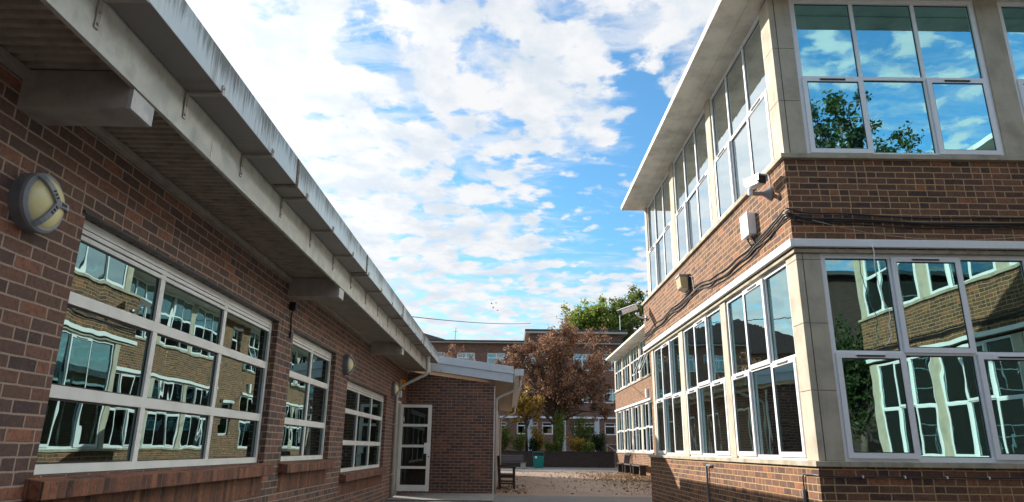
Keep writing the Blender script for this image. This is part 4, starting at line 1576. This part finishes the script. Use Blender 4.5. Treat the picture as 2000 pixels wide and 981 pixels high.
# ------------------------------------------------------------------ distant block
def far_block():
    Y = 58.0
    bld = thing('brick_block', (2, Y, -H), 'three-storey brick block with white bands closing the far end of the yard', 'building')
    # front mass
    x0, x1 = -14.0, 18.0
    wins = []
    for lv, (za, zb_) in enumerate(((1.20, 2.20), (3.80, 5.0), (6.5, 7.95))):
        for x in (-12.2, -9.6, -7.0, -4.4, -1.8, .8, 2.9, 5.6, 8.15, 10.9, 13.5):
            wins.append((x, x + (1.75 if lv == 0 else 1.55), za, zb_))
    zcuts = [(-H, 1.20), (1.20, 2.20), (2.20, 3.80), (3.80, 5.0), (5.0, 6.5), (6.5, 7.95), (7.95, 8.72)]
    b = MB()
    for za, zb_ in zcuts:
        ws = sorted([w for w in wins if w[2] == za and w[3] == zb_])
        if not ws:
            b.box(x0, x1, Y, Y + .3, za, zb_)
        else:
            x = x0
            for w in ws:
                b.box(x, w[0], Y, Y + .3, za, zb_)
                x = w[1]
            b.box(x, x1, Y, Y + .3, za, zb_)
    b.build('brick_wall', 'brick_distant', bld)
    for w in wins:
        ww, hh = w[1] - w[0], w[3] - w[2]
        window('far%.2f_%.2f' % (ww, hh), bld, (w[0], Y + .10, w[2]), 0, ww, hh, [ww / 2], [hh * .7], set(), vents=False, fw=.09, mull=.09, rail=.09, glass='glass_distant')
    MB().box(x0, x1, Y - .10, Y - .002, 2.50, 2.66).build('string_course', 'white_board', bld)
    for x in (-6.2, -3.6, -.9, 1.9, 4.7, 7.5, 10.2, 12.9):
        MB().box(x - .2, x + .2, Y - .07, Y - .001, -H, 2.499).build('pilaster', 'grey_cladding', bld)
    MB().box(x0 - .3, x1 + .3, Y - .5, Y + 9, 8.725, 8.80).build('roof_edge', 'soffit_board', bld)
    MB().box(x0 - .3, x1 + .3, Y - .52, Y + 9, 8.805, 8.95).build('roof', 'roof_felt', bld)
    # taller rear part
    MB().box(1.9, 10.2, Y + 2, Y + 8, 8.955, 9.95).build('upper_wall', 'brick_distant', bld)
    MB().box(1.5, 10.65, Y + 1.5, Y + 8.4, 9.955, 10.12).build('upper_roof_edge', 'soffit_board', bld)
    MB().box(1.48, 10.67, Y + 1.48, Y + 8.4, 10.125, 10.30).build('upper_roof', 'roof_felt', bld)
    b = MB()
    b.box(x0 + .3, x1 - .3, Y + 3, Y + 3.1, -H, 8.7)
    for z in (-.2, 2.8, 5.7):
        b.box(x0 + .3, x1 - .3, Y + .35, Y + 3, z, z + .1)
    b.build('room_lining', 'interior_wall', bld)
    # aerial on the left roof
    o = thing('roof_aerial', (-4.65, 58.3, 8.95), 'thin aerial mast on the flat roof at the left of the distant block', 'aerial')
    MB().tube([(-4.65, 58.3, 8.95), (-4.6, 58.3, 10.1)], .025, 6).build('mast', 'dark_metal', o)
    MB().bar((-4.85, 58.3, 9.8), (-4.4, 58.3, 9.8), .02).build('cross_arm', 'dark_metal', o)
    o = thing('roof_pole', (10.05, 59.9, 10.3), 'thin white pole on the distant roof below the far camera', 'pole')
    MB().tube([(10.05, 59.9, 10.3), (10.05, 59.9, 11.6)], .03, 6).build('mast', 'white_board', o)
    MB().lathe((10.05, 59.9, 11.6), (0, 0, 1), [(0, .05), (.05, .05), (.09, .01)], 8).build('cap', 'white_board', o)
    # pitched-roof house at far left
    h = thing('pitched_roof_building', (-14, 60, -H), 'dark pitched roof building glimpsed above the end of the left gutter', 'building')
    MB().box(-22, -5.6, 60, 72, -H, 8.4).build('brick_wall', 'brick_distant', h)
    MB().poly([(-22.4, 59.6, 8.4), (-4.9, 59.6, 8.4), (-4.75, 59.6, 9.05), (-9.5, 59.6, 10.4), (-14, 59.6, 11.4), (-22.4, 59.6, 9)], (0, 12.8, 0)).build('roof', 'red_roof_tile', h)


far_block()


# ------------------------------------------------------------------ things behind the camera, seen only in the glass
def behind():
    o = thing('rear_building', (4, -17, -H), 'plain brick building reflected in the windows, behind the viewer', 'building')
    b = MB()
    b.box(-14, 26, -17.3, -17, -H, 8.2)
    b.build('brick_wall', 'brick_dark', o)
    MB().box(-14.3, 26.3, -25, -16.6, 8.205, 8.4).build('roof', 'roof_felt', o)
    for x in (-12, -8.5, -5, -1.5, 2, 5, 8.5, 12):
        for z in (-.1, 2.9, 5.9):
            window('behind', o, (x + 1.4, -16.98, z), math.pi, 1.5, 1.4, [.75], [.9], set(), frame='grey_paint', vents=False, fw=.05, mull=.05)
    rs = np.random.RandomState(8)
    cl = random_clumps((19.2, -20, 15.0), (3.6, 3.2, 5.5), 44, rs, -.9, (1.4, 1.4, 1.1), .2)
    c2 = random_clumps((13.8, -12.0, 2.8), (3.0, 1.6, 3.0), 34, rs, -.95, (1.0, 1.0, .9), .2)
    lumpy_tree('dark_tree', (13.6, -12.0, -H), 'low dark tree mirrored in the lower corner window', 'leaf_dark_green', (13.6, -12.0, 2), c2, 42, 300, .09, .2)
    lumpy_tree('dark_tree', (19.5, -20, -H), 'tall dark tree mirrored in the upper corner window', 'leaf_dark_green', (19.5, -20, 12), cl, 41, 170, .13, .4)


behind()


# ------------------------------------------------------------------ yard furniture
def bench_armed():
    """garden bench seen end-on, backing on the porch wall, facing right"""
    o = thing('garden_bench', (0, 20.6, -H), 'dark wooden bench with arms standing against the porch wall beside the downpipe', 'bench')
    y0, y1 = 20.55, 22.1
    zb = -H
    for y in (y0, y1 - .06):
        m = MB()
        m.bar((.215, y + .03, zb), (.215, y + .03, zb + .60), .065, .06)
        m.build('leg', 'dark_wood', o)
        m = MB()
        m.bar((-.20, y + .03, zb), (-.26, y + .03, zb + .92), .07, .06)
        m.build('leg', 'dark_wood', o)
        m = MB()
        m.bar((-.25, y + .03, zb + .62), (.27, y + .03, zb + .61), .07, .045)
        m.build('armrest', 'dark_wood', o, bevel=.008)
        m = MB()
        m.bar((-.2, y + .03, zb + .16), (.2, y + .03, zb + .16), .045, .05)
        m.bar((-.2, y + .03, zb + .35), (.2, y + .03, zb + .35), .045, .07)
        m.build('rail', 'dark_wood', o)
    m = MB()
    for k in range(5):
        m.box(-.19 + k * .088, -.115 + k * .088, y0, y1, zb + .385, zb + .405)
    m.build('seat', 'dark_wood', o)
    m = MB()
    for k in range(4):
        m.box(-.245 - k * .007, -.225 - k * .007, y0, y1, zb + .50 + k * .1, zb + .57 + k * .1)
    m.build('backrest', 'dark_wood', o)


def bench_front():
    o = thing('park_bench', (0.1, 42, -H), 'slatted bench on pale block legs in front of the raised bed, left of the bin', 'bench')
    y = 42.0
    x0, x1 = -.95, 1.0
    zb = -H
    for x in (x0 + .1, x1 - .18):
        MB().box(x, x + .3, y - .05, y + .45, zb, zb + .34).build('leg', 'pale_concrete', o, bevel=.02)
    m = MB()
    for k in range(4):
        m.box(x0, x1 + .18, y - .08 + k * .13, y + .03 + k * .13, zb + .345, zb + .385)
    m.build('seat', 'weathered_wood', o)
    m = MB()
    for k in range(3):
        m.box(x0, x1, y + .43 + k * .03, y + .46 + k * .03, zb + .45 + k * .12, zb + .55 + k * .12)
    m.build('backrest', 'weathered_wood', o)
    m = MB()
    for x in (x0 + .2, x1 - .1):
        m.bar((x, y + .475, zb + .3), (x, y + .56, zb + .80), .06, .03)
    m.build('back_bracket', 'dark_metal', o)


def bin_():
    o = thing('litter_bin', (1.99, 44.5, -H), 'green plastic litter bin with a black opening standing by the raised bed', 'bin')
    x, y, zb = 1.99, 44.5, -H
    m = MB()
    m.hexa([(x - .28, y - .25, zb), (x + .28, y - .25, zb), (x + .28, y + .25, zb), (x - .28, y + .25, zb),
            (x - .35, y - .31, zb + .72), (x + .35, y - .31, zb + .72), (x + .35, y + .31, zb + .72), (x - .35, y + .31, zb + .72)])
    m.build('bin_body', 'teal_plastic', o, bevel=.03)
    MB().box(x - .32, x + .32, y - .28, y + .28, zb + .722, zb + .90).build('opening', 'black_plastic', o)
    m = MB()
    m.box(x - .38, x + .38, y - .34, y + .34, zb + .905, zb + .985)
    m.box(x - .37, x - .33, y - .30, y + .30, zb + .72, zb + .904)
    m.box(x + .33, x + .37, y - .30, y + .30, zb + .72, zb + .904)
    m.build('lid', 'dark_teal_plastic', o, bevel=.02)
    m = MB()
    m.lathe((x - .16, y - .345, zb + .64), (0, 1, 0), [(0, .07), (.04, .07)], 14)
    m.build('emblem', 'white_plastic', o)


def wall_benches():
    labs = ['low plank seat by the farther brick wing, nearest of the three',
            'middle plank seat of the three standing along the farther brick wing',
            'plank seat with a slatted back at the far end of the brick wing']
    x0, x1 = 6.0, 6.42
    for i, (ya, yb) in enumerate(((31.9, 33.9), (34.3, 36.2), (36.7, 38.4))):
        o = thing('wall_bench', (6.2, ya, -H), labs[i], 'bench', 'plank seats along the farther brick wing')
        zb = -H
        m = MB()
        for k in range(3):
            m.box(x0 + k * .145, x0 + .13 + k * .145, ya, yb, zb + .42, zb + .47)
        m.build('seat', 'dark_wood', o)
        for y in (ya + .12, yb - .2):
            MB().box(x0 + .04, x1 - .10, y, y + .08, zb, zb + .418).build('leg', 'dark_wood', o)
        if i == 2:
            m = MB()
            for k in range(5):
                m.bar((x1 - .02, yb - .15 - k * .28, zb + .47), (x1 + .05, yb - .15 - k * .28, zb + .92), .09, .025)
            m.box(x1, x1 + .05, ya, yb, zb + .86, zb + .93)
            m.build('backrest', 'weathered_wood', o)


bench_armed()
bench_front()
bin_()
wall_benches()


def handrails():
    for i, (xa, xb, y, lab) in enumerate(((5.55, 6.55, 49.0, 'thin steel handrail rising over the shrubs at the right of the bed'),
                                          (6.95, 7.55, 49.0, 'short sloping handrail beside the end of the farther wing'))):
        o = thing('handrail', (xb, y, -H), lab, 'handrail', 'steel handrails by the steps')
        za, zc = .38, -.02
        MB().tube([(xa, y, za), (xb, y, zc), (xb + .12, y, zc)], .028, 8).build('rail', 'steel', o)
        m = MB()
        for t in (.12, .95):
            x = xa + (xb - xa) * t
            m.tube([(x, y, za + (zc - za) * t), (x, y, -H)], .022, 6)
        m.build('post', 'steel', o)
    o = thing('brick_pier', (7.45, 47.2, -H), 'short pale brick wall end between the raised bed and the wing', 'wall')
    MB().box(7.2, 8.3, 49.6, 50.0, -H, .35).build('pier_body', 'brick_distant', o)
    MB().box(7.17, 8.33, 49.57, 50.03, .352, .42).build('coping', 'stone_sill', o)


handrails()


def overhead():
    a = Vector((-4.496, 30, 6.015))
    b = Vector((1.9, 56.4, 10.25))
    d0 = a + (a - b) * .5
    pts = []
    for i in range(31):
        t = i / 30
        p = d0.lerp(b, t)
        p.z -= 4 * .35 * t * (1 - t)
        pts.append(p)
    o = MB().tube(pts, .02, 5).build('overhead_wire', 'dark_metal')
    tag(o, 'thin overhead wire crossing the sky to the distant roof', 'wire')
    locs = [(-1.55, 80, 17.0), (-1.9, 80, 16.4), (-1.35, 80, 16.1), (-2.1, 80, 16.9)]
    for i, (x, y, z) in enumerate(locs):
        s = .11
        m = MB()
        m.tube([(x - s, y, z), (x, y, z - .02), (x + s * 1.1, y, z + .02)], [.01, .06, .015], 6)
        m.v += [(x - .04, y, z), (x + .06, y, z), (x + .02, y - .3, z + .15 * (1 if i % 2 else -1)), (x + .02, y + .3, z + .13)]
        k = len(m.v) - 4
        m.f += [[k, k + 1, k + 2], [k, k + 1, k + 3]]
        tag(m.build('bird', 'black_plastic'), ['highest of the tiny birds in the sky', 'lower left bird of the tiny flock in the sky', 'lowest of the tiny birds in the sky', 'leftmost of the tiny birds in the sky'][i], 'bird', 'birds flying in a small flock')


overhead()


def litter():
    rs = np.random.RandomState(4)
    P = []
    # drifts towards the right, thin scatter elsewhere
    n = 12000
    x = rs.uniform(.2, 6.4, n)
    y = rs.uniform(18.5, 37, n)
    k = rs.uniform(size=n) < (.06 + .94 * np.clip((x - 2.6) / 3.4, 0, 1) ** 1.2)
    P.append(np.stack([x[k], y[k], np.full(k.sum(), -H + .012)], 1))
    n = 3000
    x = rs.normal(5.2, .9, n)
    y = rs.normal(29.5, 1.6, n)
    P.append(np.stack([x, y, np.full(n, -H + .015)], 1)[x < 6.4])
    n = 260
    P.append(np.stack([rs.uniform(-.25, .6, n), rs.uniform(18.4, 22.5, n), np.full(n, -H + .012)], 1))
    P = np.concatenate(P)
    P[:, 2] += rs.uniform(0, .02, len(P))
    o = leaves_mesh('fallen_leaves', 'leaf_litter', P, .042, None, (0, 0, -H), 6, flat=.75)
    tag(o, 'dry brown leaves scattered over the paving', 'leaves', kind='stuff')


litter()
